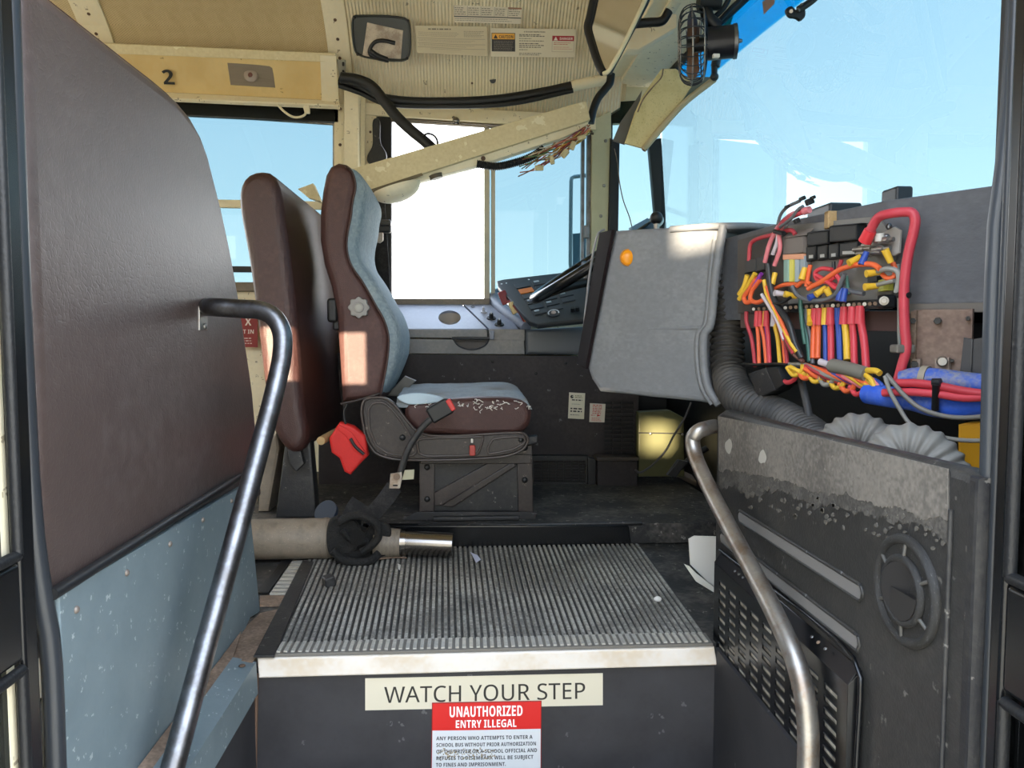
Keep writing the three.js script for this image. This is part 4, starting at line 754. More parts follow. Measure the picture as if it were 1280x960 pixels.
// dashboard running forward to the door post
const dd = (x) => { const T = [[880, 1.8], [900, 1.68], [925, 1.58], [985, 1.43], [1110, 1.215], [1240, 1.1], [1300, 1.06]]; for (let i = 1; i < T.length; i++) if (x <= T[i][0]) { const f = (x - T[i - 1][0]) / (T[i][0] - T[i - 1][0]); return T[i - 1][1] + f * (T[i][1] - T[i - 1][1]); } return 1.06; };
const dp = (x, y, off = 0) => at(x, y, dd(x) - off);
const dps = (off, ...pp) => pp.map(([x, y]) => dp(x, y, off));
const flatQuad = (x0, x1, y0a, y0b, y1a, y1b, off, th, b = 0.003) => slab(dps(off, [x0, y0a], [x1, y0b], [x1, y1b], [x0, y1a]), th, b);
{
  const t = thing('dashboard', 'dark grey metal dashboard below the windscreen with wiring mounted on it', 'dashboard');
  mesh('panel', [flatQuad(1108, 1262, 250.5, 229, 381, 378, 0, 0.13), flatQuad(985, 1110, 276, 250, 300, 381, -0.005, 0.14), slab(dps(-0.02, [900, 300], [985, 276], [985, 400], [900, 400]), 0.1, 0.002)], M.dashGray, t);
  mesh('lower_ledge', [flatQuad(1128, 1262, 380, 377, 392, 390, 0.004, 0.02, 0.002)], plain('#6e675f', 0.7), t);
  mesh('inner_plate', slab(dps(0.004, [922, 300], [985, 282], [985, 386], [922, 392]), 0.006, 0.001), plain('#4a4542', 0.6), t);
  mesh('back_plate', [slab(dps(0.004, [985, 282], [1096, 270], [1120, 300], [1112, 386], [985, 386]), 0.006, 0.001)], plain('#77746f', 0.45), t);
  mesh('bracket', [slab(dps(0.02, [1100, 292], [1117, 283], [1126, 288], [1124, 316], [1116, 320], [1098, 316]), 0.006, 0.002)], plain('#a29d97', 0.4), t);
  mesh('wood_block', box(0.02, 0.03, 0.016, ...dp(1039.5, 275, 0.006).toArray(), 0.002), M.wood, t);
  mesh('raised_lid', box(0.03, 0.045, 0.05, ...at(1121, 252, 1.3).toArray(), 0.005), M.dialDark, t);
  mesh('top_box', box(0.065, 0.05, 0.1, ...at(1042, 274, 1.5).toArray(), 0.006), M.dialDark, t);
  mesh('support_rail', [slab(dps(-0.012, [925, 388], [1010, 389], [1010, 412], [925, 410]), 0.03, 0.002), slab(dps(-0.012, [1010, 389], [1140, 388], [1140, 415], [1010, 412]), 0.03, 0.002)], plain('#54413d', 0.55), t);
  for (const [x, y] of [[1111, 283], [1108, 296]]) mesh('screw', screw(dp(x, y, 0.022), V(-0.6, 0, 0.8).normalize(), 0.005), M.steel, t);
}
// relays, terminals and wires
{
  const t = thing('fuse_board', 'open fuse board with black relays, terminal strip and many coloured wires on the dashboard', 'fuse board');
  const relay = (x0, y0, x1, y1, off, m, skew = -3) => slab(dps(off, [x0, y0], [x1, y0 + skew], [x1, y1 + skew], [x0, y1]), 0.03, 0.003);
  for (const [x0, y0, x1, y1, m] of [[1008, 291, 1035, 308, 0], [1036, 283, 1071, 303, 0], [978, 298, 1004, 319, 1], [930, 326, 944, 342, 2], [945, 322, 955, 340, 2]]) {
    const r = mesh('relay', relay(x0, y0, x1, y1, 0.034), [M.black, plain('#6e6660', 0.5), plain('#3b3a3a', 0.5)][m], t);
    if (m < 2) mesh('relay_top', slab(dps(0.034, [x0, y0], [x1, y0 - 3], [x1 + 5, y0 - 4.5], [x0 + 5, y0 - 1.5]), 0.02, 0.001), [plain('#34363a', 0.4), plain('#7d746d', 0.5)][m], r);
  }
  for (const [x0, y0, x1, y1] of [[1007, 309, 1020, 327], [1021, 308, 1034, 326], [1035, 306, 1048, 325], [1049, 304, 1072, 322]]) { const s = mesh('relay_socket', relay(x0, y0, x1, y1, 0.028, -1), M.black, t); mesh('socket_label', slab(dps(0.0295, [x0 + 4, y1 - 8], [x1 - 4, y1 - 8.5], [x1 - 4, y1 - 4.5], [x0 + 4, y1 - 4]), 0.001, 0), plain('#a3a29c', 0.6), s); }
  // clear fuse block
  for (const [x, c] of [[982, '#88a79c'], [989, '#c9bf55'], [996, '#93a0a5'], [1003, '#8f9aa0']]) mesh('fuse', slab(dps(0.03, [x - 3, 320], [x + 3, 319.5], [x + 3, 352], [x - 3, 353]), 0.016, 0.002), plain(c, 0.35), t);
  mesh('fuse_cap', [slab(dps(0.034, [978, 318], [1003, 317], [1003, 324], [978, 325]), 0.018, 0.002)], plain('#d79a78', 0.5), t);
  // terminal strip with screws
  mesh('terminal_strip', [slab(dps(0.016, [938, 382], [985, 380], [985, 391], [938, 393]), 0.016, 0.002), slab(dps(0.016, [985, 380], [1062, 376], [1062, 387], [985, 391]), 0.016, 0.002), slab(dps(0.016, [1062, 376], [1112, 373], [1112, 384], [1062, 387]), 0.016, 0.002)], M.black, t);
  for (let i = 0; i < 24; i++) { const x = 942 + i * 6.6, y = 386.5 - (x - 940) * 0.045; mesh('terminal_screw', [rod(dp(x, y, 0.016), dp(x, y, 0.024), 0.0032, 0.0032, 10)], i % 3 ? plain('#5a4a3e', 0.4, { metalness: 0.7 }) : M.screwMetal, t); }
  mesh('end_bolt', [rod(dp(1105, 376, 0.014), dp(1105, 376, 0.03), 0.008, 0.007), rod(dp(1105, 376, 0.03), dp(1105, 376, 0.036), 0.0045, 0.004)], M.screwMetal, t);
  mesh('end_block', box(0.022, 0.022, 0.02, ...dp(1108, 377, 0.012).toArray(), 0.004), M.black, t);
  const W = { red: '#cf404a', red2: '#b23a44', orange: '#e8683a', yellow: '#e2b637', blue: '#2c4a9d', green: '#3f6a5f', grey: '#5b5d60', white: '#c9bfc4', pink: '#d77a80', brown: '#6b473f', purple: '#8a3a9b', dark: '#2a2b2d', ltgrey: '#8f8d86' };
  const WM = Object.fromEntries(Object.entries(W).map(([k, v]) => [k, plain(v, 0.42)]));
  const wire = (c, r, off, ...pp) => mesh('wire', tube(pp.map(([x, y, o]) => dp(x, y, o ?? off)), r, pp.length * 7, 8), WM[c], t);
  const plug = (c, x, y, a, off = 0.03, l = 0.022, r = 0.006) => { const p = dp(x, y, off), d = V(Math.cos(a), Math.sin(a), 0); return mesh('terminal_sleeve', [rod(p.clone().addScaledVector(d, -l / 2), p.clone().addScaledVector(d, l / 2), r, r * 0.8, 12)], WM[c], t); };
  // wires hanging from the strip into the loom
  const drop = (c, x0, x1, y1, r, cap) => { const y0 = 389 - (x0 - 940) * 0.04; wire(c, r, 0.02, [x0, y0], [x0, y0 + 12], [(x0 + x1) / 2 + (x1 - x0) * 0.1, (y0 + y1) / 2], [x1, y1, 0.035]); if (cap) plug(cap, x0, y0 + 10, Math.PI / 2, 0.02, 0.03, r + 0.002); };
  drop('red2', 933, 944, 458, 0.0042); drop('orange', 946, 949, 457, 0.004, 'red'); drop('orange', 950, 958, 457, 0.004, 'red'); drop('purple', 956, 961, 457, 0.003, 'yellow'); drop('red', 958, 962, 456, 0.0045, 'red');
  drop('yellow', 967, 975, 456, 0.0042, 'white'); drop('orange', 972, 982, 455, 0.0042); drop('red2', 977, 984, 455, 0.004);
  drop('green', 1003, 1012, 452, 0.0042); drop('grey', 1008, 1016, 455, 0.004); drop('yellow', 1012, 1012, 405, 0.005);
  drop('orange', 1018, 1016, 448, 0.005, 'red'); drop('orange', 1024, 1022, 448, 0.005, 'red'); drop('blue', 1031, 1032, 452, 0.0045, 'yellow'); drop('red', 1038, 1039, 452, 0.006, 'red'); drop('blue', 1046, 1049, 450, 0.004); drop('blue', 1049, 1051, 452, 0.003);
  drop('yellow', 1055, 1059, 450, 0.006, 'red'); drop('red', 1065, 1068, 456, 0.006, 'red'); drop('red', 1075, 1083, 464, 0.0065, 'red');
  // crossing wires above the strip
  wire('orange', 0.0045, 0.045, [1010, 361], [1030, 350], [1050, 337], [1072, 331], [1092, 331], [1100, 336]); wire('orange', 0.004, 0.03, [1116, 328], [1119, 338], [1117, 346], [1110, 348], [1103, 343]);
  wire('orange', 0.0042, 0.035, [1013, 331], [1010, 345], [1008, 358]); wire('orange', 0.004, 0.035, [996, 358], [1004, 352], [1014, 355]); wire('orange', 0.004, 0.03, [960, 366], [980, 356], [1000, 356]);
  wire('red', 0.0038, 0.04, [1040, 337], [1026, 336], [1019, 341], [1021, 349], [1032, 352], [1044, 346]); wire('red', 0.0038, 0.043, [1021, 344], [1034, 352], [1046, 360], [1050, 352], [1046, 344]); wire('red2', 0.0036, 0.038, [1052, 325], [1048, 336], [1044, 344]);
  wire('red', 0.004, 0.035, [1034, 352], [1042, 356], [1048, 362]);
  wire('grey', 0.004, 0.05, [990, 358], [996, 368], [1010, 375], [1030, 375], [1044, 368], [1050, 356], [1056, 342]); wire('grey', 0.004, 0.035, [1053, 357], [1064, 364], [1080, 367]); wire('dark', 0.0035, 0.03, [1042, 327], [1042, 342]); wire('green', 0.003, 0.035, [1058, 345], [1060, 360], [1062, 368]);
  wire('ltgrey', 0.0042, 0.04, [1097, 339], [1112, 336], [1122, 340], [1123, 352], [1120, 366]); wire('ltgrey', 0.0035, 0.035, [1094, 357], [1104, 354], [1118, 351]); wire('ltgrey', 0.003, 0.02, [1122, 330], [1124, 380], [1124, 420], [1125, 440]);
  wire('green', 0.0038, 0.03, [1000, 370], [1002, 400], [1006, 430]);
  for (const [c, x, y, a] of [['yellow', 1068, 325, 0.5], ['yellow', 1110, 320, -1.1], ['yellow', 1091, 341, 0.15], ['yellow', 1089, 358, 0.1], ['yellow', 1036, 367, -1.0], ['yellow', 1026, 364, 0.6], ['yellow', 1004, 342, 1.3], ['yellow', 967, 348, 1.3], ['blue', 1080, 323, 1.2], ['blue', 1050, 368, 1.4], ['blue', 1018, 370, 0.3], ['blue', 1055, 369, 1.4], ['white', 975, 367, -0.1], ['yellow', 988, 369, -0.2]]) plug(c, x, y, a, 0.045);
  mesh('relay_base', [slab(dps(0.02, [1084, 346], [1096, 345], [1096, 352], [1084, 353]), 0.01, 0.001)], M.black, t);
  mesh('fuse', slab(dps(0.02, [1097, 350], [1110, 348], [1110, 363], [1097, 365]), 0.012, 0.002), plain('#a9aa4a', 0.4), t);
  // brass studs of the circuit breakers
  for (const [x, y, l] of [[1078, 311, 22], [1088, 306, 20], [1098, 303, 24], [1108, 300, 18], [1086, 316, 30], [1102, 311, 22]]) mesh('terminal_stud', [rod(dp(x - l / 2, y + 1, 0.03), dp(x + l / 2, y - 1, 0.03), 0.0036, 0.0036, 10), rod(dp(x - 3, y, 0.03), dp(x + 3, y, 0.03), 0.006, 0.006, 6)], M.screwMetal, t);
  mesh('terminal_stud', [rod(dp(1100, 292, 0.03), dp(1100, 302, 0.03), 0.007, 0.008)], plain('#c9c6bc', 0.4), t);
  // upper left group: free ends and plugs
  wire('red2', 0.0042, 0.03, [936, 326], [938, 306], [942, 301], [968, 293], [990, 288], [994, 293]); wire('pink', 0.0045, 0.045, [956, 328], [962, 305], [970, 288], [976, 280], [990, 268], [1006, 264]); wire('pink', 0.0042, 0.045, [968, 332], [975, 310], [974, 292], [980, 278]); wire('white', 0.004, 0.04, [966, 318], [972, 300], [972, 290]);
  wire('red2', 0.0048, 0.05, [973, 286], [980, 277], [996, 268], [1008, 264]); wire('grey', 0.003, 0.05, [972, 281], [976, 268], [984, 259], [1000, 251]); wire('grey', 0.0032, 0.055, [975, 284], [990, 272], [998, 262], [1004, 258]);
  for (const [x, y, w, h] of [[1012, 252, 0.014, 0.011], [1003, 248, 0.01, 0.007], [1016, 247, 0.008, 0.006], [996, 276, 0.01, 0.009], [984, 258, 0.008, 0.005]]) mesh('plug', box(w, h, 0.01, ...dp(x, y, 0.055).toArray(), 0.002, [0, 0, 0.4]), M.black, t);
  for (const [x, y] of [[1009, 263]]) mesh('plug', [rod(dp(x - 4, y + 1, 0.05), dp(x + 3, y - 1, 0.05), 0.007, 0.006)], WM.pink, t);
  mesh('cable_tie', [rod(dp(968, 289, 0.052), dp(980, 292, 0.052), 0.0042)], M.black, t);
  wire('yellow', 0.005, 0.045, [944, 342], [938, 352], [930, 366], [924, 374]); wire('yellow', 0.005, 0.047, [934, 344], [930, 358], [924, 368]); wire('orange', 0.005, 0.05, [946, 348], [938, 360], [930, 372], [933, 378], [940, 376]); wire('orange', 0.0045, 0.05, [950, 350], [940, 364], [938, 374], [946, 378], [956, 374]); wire('purple', 0.0042, 0.05, [952, 342], [946, 352], [942, 360]);
  wire('dark', 0.006, 0.055, [960, 330], [962, 350], [966, 370], [975, 388], [986, 404], [994, 430], [1002, 448]); wire('yellow', 0.004, 0.06, [955, 350], [958, 366], [966, 382], [977, 405], [988, 428], [996, 440]); wire('white', 0.0035, 0.06, [952, 368], [962, 384], [972, 402], [980, 425]); wire('orange', 0.0035, 0.06, [958, 358], [968, 384], [980, 410], [990, 432]); wire('red2', 0.0035, 0.058, [966, 390], [978, 416], [992, 442]);
  wire('brown', 0.004, 0.055, [970, 398], [980, 420], [990, 440], [1004, 452]);
  // the loom gathered below
  const L = [[985, 458], [1005, 462], [1025, 468], [1045, 470], [1065, 474], [1085, 480], [1100, 488], [1112, 492]];
  const cs = ['yellow', 'orange', 'red', 'yellow', 'pink', 'ltgrey', 'yellow', 'orange', 'brown', 'blue', 'red2', 'white', 'ltgrey', 'orange', 'yellow'];
  cs.forEach((c, i) => { const n = 2 + (i % 4), a = i * 2.4; mesh('wire', tube(L.slice(i % 3, 8 - (i % 2)).map(([x, y], k) => dp(x + rnd(-2, 2), y + 8 * Math.sin(a + k * 1.1) * (0.6 + 0.3 * rnd()), 0.045 + 0.016 * Math.cos(a + k * 1.1))), 0.0042, 40, 8), WM[c], t); });
  for (let i = 0; i < 7; i++) { const x = 984 + i * 13, y = 462 + i * 4; wire(['yellow', 'orange', 'yellow', 'ltgrey', 'yellow', 'orange', 'red'][i], 0.0045, 0.055, [x, y - 3], [x + 8, y + 7], [x + 18, y + 2], [x + 20, y - 6]); }
  mesh('loom_wrap', [tube(dps(0.058, [1040, 457], [1060, 461], [1084, 468]), 0.012, 16, 12)], plain('#77746a', 0.6), t);
  mesh('loom_sleeve', [tube(dps(0.056, [1025, 452], [1036, 456]), 0.006)], WM.white, t);
  wire('yellow', 0.0045, 0.062, [1078, 466], [1088, 474], [1094, 486], [1090, 494], [1082, 484]); wire('yellow', 0.005, 0.06, [1084, 463], [1096, 464], [1100, 467]); wire('blue', 0.003, 0.055, [1094, 474], [1103, 482], [1104, 492]); wire('pink', 0.0042, 0.058, [1090, 474], [1098, 484], [1100, 494]);
  mesh('cable_tie', [tube(dps(0.06, [988, 372], [978, 378], [966, 380]), 0.003)], M.black, t);
  wire('red', 0.0046, 0.04, [968, 474], [978, 476], [986, 478], [993, 474], [996, 468]);
}
{
  const t = thing('hanging_relay', 'dusty black relay block hanging below the left end of the wire loom', 'relay');
  mesh('body', slab(dps(0.05, [935, 467], [957, 459], [969, 488], [951, 496], [946, 494]), 0.035, 0.003), M.blackPlastic, t);
  mesh('cover', slab(dps(0.048, [957, 459], [972, 459], [980, 480], [969, 488]), 0.03, 0.002), M.black, t);
  mesh('bail', tube(dps(0.04, [928, 455], [945, 456], [968, 455], [984, 456]), 0.003, 20, 6), M.black, t);
}
// big red battery cable
{
  const t = thing('battery_cable', 'thick red cable arching over the right end of the fuse board', 'cable');
  mesh('cable', tube(dps(0.05, [1083, 300], [1090, 284], [1098, 272], [1112, 267], [1130, 265], [1140, 266], [1144, 274], [1142, 290], [1137, 310], [1132, 340], [1130, 370], [1131, 410], [1133, 436], [1128, 455], [1124, 470], [1122, 478]), 0.0074, 120, 14), plain('#c5404c', 0.45), t);
  mesh('cable_lug', [rod(dp(1081, 302, 0.05), dp(1088, 288, 0.05), 0.0105, 0.0095)], plain('#d8323a', 0.45), t);
  mesh('clamp', [box(0.03, 0.013, 0.022, ...dp(1128, 436, 0.048).toArray(), 0.003)], plain('#6f6a61', 0.5), t);
  mesh('cable_tie', [rod(dp(1122, 369, 0.046), dp(1137, 369, 0.052), 0.0045)], M.black, t);
}
// brown steel bracket plate
{
  const t = thing('bracket_plate', 'rusty brown steel plate bolted below the dashboard near the door post', 'plate');
  mesh('plate', slab(dps(0.012, [1142, 387], [1216, 386], [1214, 474], [1138, 476]), 0.008, 0.002), M.rustPlate, t);
  mesh('edge', slab(dps(0.018, [1138, 389], [1146, 388], [1143, 476], [1137, 478]), 0.02, 0.002), M.rust, t);
  for (const [x, y, s] of [[1172, 401, 1], [1210, 398, 0.6], [1141, 401, 0.9], [1190, 451, 0.5]]) mesh('bolt', rod(dp(x, y, 0.012), dp(x, y, 0.022), 0.006 * s, 0.005 * s, 6), M.black, t);
  mesh('lug', [slab(dps(0.022, [1140, 449], [1150, 449], [1150, 464], [1138, 464]), 0.01, 0.002), slab(dps(0.022, [1168, 448], [1186, 447], [1187, 464], [1168, 464]), 0.01, 0.002)], plain('#a18f80', 0.6), t);
  mesh('bolt', [rod(dp(1178, 452, 0.02), dp(1178, 452, 0.034), 0.0085, 0.006)], M.screwMetal, t);
  mesh('bolt', [rod(dp(1143, 455, 0.02), dp(1143, 455, 0.03), 0.006, 0.005, 6)], M.black, t);
}
{
  const t = thing('flap_hinge', 'dark grey folded metal flap with a cream edge beside the rusty brown plate', 'flap');
  mesh('leaf', [slab(dps(0.03, [1204, 422], [1216, 424], [1214, 470], [1199, 468]), 0.006, 0.002), slab(dps(0.028, [1216, 424], [1231, 421], [1228, 470], [1214, 470]), 0.006, 0.002)], plain('#4d4b4a', 0.5), t);
  mesh('cream_edge', slab(dps(0.02, [1222, 423], [1236, 421], [1236, 462], [1228, 464]), 0.006, 0.002), plain('#c9bd93', 0.6), t);
}
// blue coolant hoses with the red cables strapped to them
{
  const t = thing('coolant_hose', 'upper dusty blue coolant hose under the rusty brown plate', 'hose');
  mesh('hose', tube(dps(0.06, [1128, 476], [1145, 472], [1175, 474], [1205, 478], [1232, 481], [1262, 484]), 0.0155, 50, 20), mat({ map: grime('#2f5cc0', '#8d8b88', { amount: 0.75, per: 3, grain: 0.1, metres: 0.25, s: 131 }), roughness: 0.5 }), t);
  mesh('hose_clamp', sweep(new THREE.LineCurve3(dp(1152, 472, 0.06), dp(1160, 473, 0.06)), 1, 24, 0.0185), plain('#9c917e', 0.5), t);
  const u = thing('coolant_hose', 'lower bright blue coolant hose below the strapped red cables', 'hose');
  mesh('hose', tube(dps(0.055, [1085, 492], [1110, 496], [1140, 500], [1170, 508], [1205, 510], [1235, 503], [1262, 500]), 0.0165, 60, 20), mat({ map: grime('#2f5fd0', '#6c82b8', { amount: 0.5, per: 3, grain: 0.1, metres: 0.25, s: 133 }), roughness: 0.5 }), u);
  const c = thing('cable_pair', 'two red cables tied together between the blue coolant hoses', 'cable');
  for (const o of [0, 1]) mesh('cable', tube(o ? dps(0.085, [1104, 491], [1140, 490], [1175, 493], [1205, 497], [1262, 493]) : dps(0.085, [1118, 479], [1145, 479], [1175, 483], [1205, 489], [1262, 496]), 0.0062, 50, 12), plain(o ? '#cf4550' : '#c23a44', 0.42), c);
  mesh('cable_tie', [rod(dp(1170, 480, 0.094), dp(1169, 512, 0.08), 0.005), rod(dp(1166, 478, 0.09), dp(1176, 478, 0.09), 0.006)], M.black, c);
  solo('thin_cable', tube(dps(0.095, [1108, 468], [1118, 480], [1130, 494], [1150, 510], [1180, 520], [1210, 522], [1262, 516]), 0.0035, 60, 8), plain('#77736c', 0.5), 'upper of two thin grey cables sagging past the blue hoses', 'cable');
  solo('thin_cable', tube(dps(0.1, [1106, 470], [1112, 488], [1124, 510], [1138, 530], [1165, 543], [1200, 550], [1262, 550]), 0.0032, 60, 8), plain('#86827a', 0.5), 'lower of two thin grey cables sagging to the door post', 'cable');
}
solo('yellow_post', slab(dps(0.08, [1197, 531], [1256, 529], [1256, 640], [1195, 640]), 0.05, 0.004), plain('#c98f14', 0.45), 'yellow painted steel post beside the door post', 'post');
// corrugated hoses
{
  const a = many(1.62, [902, 322, 1.73], [909, 345, 1.72], [911, 385, 1.71], [909, 430, 1.7], [911, 468, 1.67], [922, 494, 1.6], [946, 510, 1.5], [980, 526, 1.42], [1010, 546, 1.32], [1040, 575, 1.2]);
  const t = thing('defroster_hose', 'long black corrugated hose running down beside the grey pod', 'hose');
  mesh('hose', hose(a, 0.0345, 0.0042, 0.0145, 24), M.hoseDark, t);
  const b = thing('heater_hose', 'left one of two fat beige corrugated hoses behind the engine cover panel', 'hose');
  mesh('hose', hose(many(1.05, [1022, 620, 1.2], [1040, 560, 1.2], [1070, 541, 1.19], [1098, 553, 1.17], [1116, 597, 1.15], [1122, 660, 1.13]), 0.031, 0.0022, 0.012, 28), M.hoseGray, b);
  const c = thing('heater_hose', 'right one of two fat beige corrugated hoses, nearest the yellow post', 'hose');
  mesh('hose', hose(many(0.98, [1084, 645, 1.02], [1100, 579, 1.01], [1128, 556, 1.0], [1162, 565, 0.98], [1188, 603, 0.96], [1200, 668, 0.94]), 0.0285, 0.0021, 0.012, 28), M.hoseGray, c);
  solo('drain_tube', tube(many(1.35, [1000, 470, 1.4], [1005, 490, 1.36], [1011, 520, 1.33], [1014, 560, 1.3]), 0.007, 30, 10), plain('#3c3b3b', 0.5), 'thin dark tube hanging straight down behind the wire loom', 'tube');
}
// engine cover panel with its grille
{
  const t = thing('engine_cover_panel', 'dark scuffed engine cover panel with two embossed slots and a round vent', 'engine cover');
  const X = 0.5, o = [...manyX(X, [895, 518], [903, 512], [1000, 537], [1100, 561], [1205, 586], [1222, 596])], y0 = -0.75;
  const zl = onX(893, 690, X).z, zr = o[5].z;
  const body = slab([...o, V(X, y0, zr), V(X, y0, -1.43), V(X, 0.002, -1.43), V(X, 0.002, zl)], 0.03, 0.012, [], 4);
  mesh('body', body, mat({ map: grime('#2f2e2d', '#3b3936', { amount: 0.5, per: 5, grain: 0.15, metres: 0.5, specks: 0.03, speck: '#6a6762', s: 135 }), bumpMap: grainBump, bumpScale: 0.0003, roughness: 0.46 }), t);
  // dusty upper border: pale dried mud with a ragged outline
  const dust = mat({ map: grime('#5f5a54', '#7a746c', { amount: 0.8, per: 4, grain: 0.2, metres: 0.3, specks: 0.05, speck: '#8a847b', s: 137 }), roughness: 0.7 });
  const low = []; for (let i = 0; i <= 160; i++) { const f = i / 160, x = 1186 - 287 * f, y = 650 - 62 * f - 14 * f * (1 - f) + 26 * (fbm(f, 0.3, 9, 4, 77) - 0.4) + rnd(-2, 2); low.push(onX(x, y, X + 0.0)); }
  mesh('dried_mud', slab([...manyX(X, [898, 520], [1000, 541], [1100, 565], [1186, 586]), ...low], 0.0012, 0.0004).translate(-0.0012, 0, 0), dust, t);
  const fleck = plain('#5b5751', 0.8), mid = []; for (let i = 0; i <= 160; i++) { const f = i / 160, x = 1187 - 288 * f, y = 668 - 64 * f - 14 * f * (1 - f) + 34 * (fbm(f, 0.7, 14, 4, 78) - 0.4) + rnd(-3, 3); mid.push(onX(x, y, X)); }
  mesh('thin_mud', slab([...manyX(X, [898, 524], [1000, 545], [1100, 569], [1187, 590]), ...mid], 0.0006, 0.0002).translate(-0.0006, 0, 0), mat({ map: grime('#45423e', '#58544f', { amount: 0.8, per: 6, grain: 0.3, metres: 0.2, specks: 0.03, speck: '#8a847b', s: 138 }), roughness: 0.75 }), t);
  for (let i = 0; i < 70; i++) { const x = rnd(905, 1180), y = 600 + (x - 900) * 0.235 + rnd(-8, 26); mesh('mud_fleck', slab(smoothLoop(Array.from({ length: 6 }, (_, k) => onX(x + 3 * Math.cos(k * 1.05) * rnd(0.4, 1.2), y + 3.5 * Math.sin(k * 1.05) * rnd(0.4, 1.2), X - 0.0012)), 10), 0.0008, 0), fleck, t); }
  for (const [x, y] of [[911, 557], [953, 572]]) mesh('patch', slab(smoothLoop(Array.from({ length: 9 }, (_, i) => onX(x + 5 * Math.cos(i * 0.7) * rnd(0.7, 1.2), y + 9 * Math.sin(i * 0.7) * rnd(0.7, 1.2), X - 0.0014)), 24), 0.001, 0.0003), plain('#b5b0a6', 0.8), t);
  // pressed slots: raised rims with a paler floor
  const pill = (a, b, r) => { const A = onX(...a, X), B = onX(...b, X), d = B.clone().sub(A), L = d.length(); d.normalize(); const n = V(0, -d.z, d.y), P = []; for (let i = 0; i <= 14; i++) { const k = i / 14 * Math.PI + Math.PI / 2; P.push(A.clone().addScaledVector(d, Math.cos(k) * r).addScaledVector(n, Math.sin(k) * r)); } for (let i = 0; i <= 14; i++) { const k = i / 14 * Math.PI - Math.PI / 2; P.push(B.clone().addScaledVector(d, Math.cos(k) * r).addScaledVector(n, Math.sin(k) * r)); } return P; };
  for (const [a, b] of [[[926, 646], [1074, 740]], [[903, 672], [1070, 802]]]) {
    const p = pill(a, b, 0.0085), q = mesh('embossed_slot', slab(p.map((v) => v.clone().add(V(-0.002, 0, 0))), 0.002, 0.0009, [], 2), plain('#7b7876', 0.45), t);
    mesh('slot_rim', sweep(new THREE.CatmullRomCurve3(pill(a, b, 0.0105).map((v) => v.clone().add(V(-0.0005, 0, 0))), true, 'catmullrom', 0.1), 120, 8, 0.0028, false), M.enginePanel, q);
  }
  // round vent
  const c = onX(1134, 738, X), ring = (r, tr, off) => { const g = new THREE.TorusGeometry(r, tr, 12, 60); g.rotateY(Math.PI / 2); g.translate(c.x - off, c.y, c.z); return clean(g); };
  const v = mesh('round_vent', [ring(0.058, 0.006, 0.002), ring(0.0365, 0.0045, 0.006)], M.enginePanel, t);
  mesh('vent_bowl', (() => { const g = new THREE.CylinderGeometry(0.057, 0.057, 0.003, 48); g.rotateZ(Math.PI / 2); g.translate(c.x - 0.0015, c.y, c.z); return clean(g); })(), M.enginePanel, v);
  for (let i = 0; i < 6; i++) { const a = i * Math.PI / 3 + 0.5; mesh('vent_spoke', rod(c.clone().add(V(-0.006, Math.sin(a) * 0.038, Math.cos(a) * 0.038)), c.clone().add(V(-0.004, Math.sin(a) * 0.057, Math.cos(a) * 0.057)), 0.0022, 0.0022, 8), plain('#55534f', 0.4), v); }
  mesh('vent_flap', (() => { const g = new THREE.CylinderGeometry(0.033, 0.033, 0.006, 40, 1, false, 0, Math.PI); g.rotateZ(Math.PI / 2); g.rotateX(Math.PI); g.translate(c.x - 0.007, c.y, c.z); const h = new THREE.CylinderGeometry(0.033, 0.033, 0.005, 40); h.rotateZ(Math.PI / 2); h.rotateY(0.25); h.translate(c.x - 0.003, c.y, c.z); return merge([clean(g), clean(h)]); })(), plain('#2c2a29', 0.5), v);
  // corner post of the panel
  mesh('corner_trim', [slab([V(0.498, 0.46, zr - 0.012), V(0.498, -0.7, zr - 0.012), V(0.498, -0.7, zr + 0.004), V(0.498, 0.46, zr + 0.004)], 0.03, 0.004), tube([V(0.4985, 0.42, -0.759), V(0.4985, -0.7, -0.759)], 0.003)], M.blackPlastic, t);
}
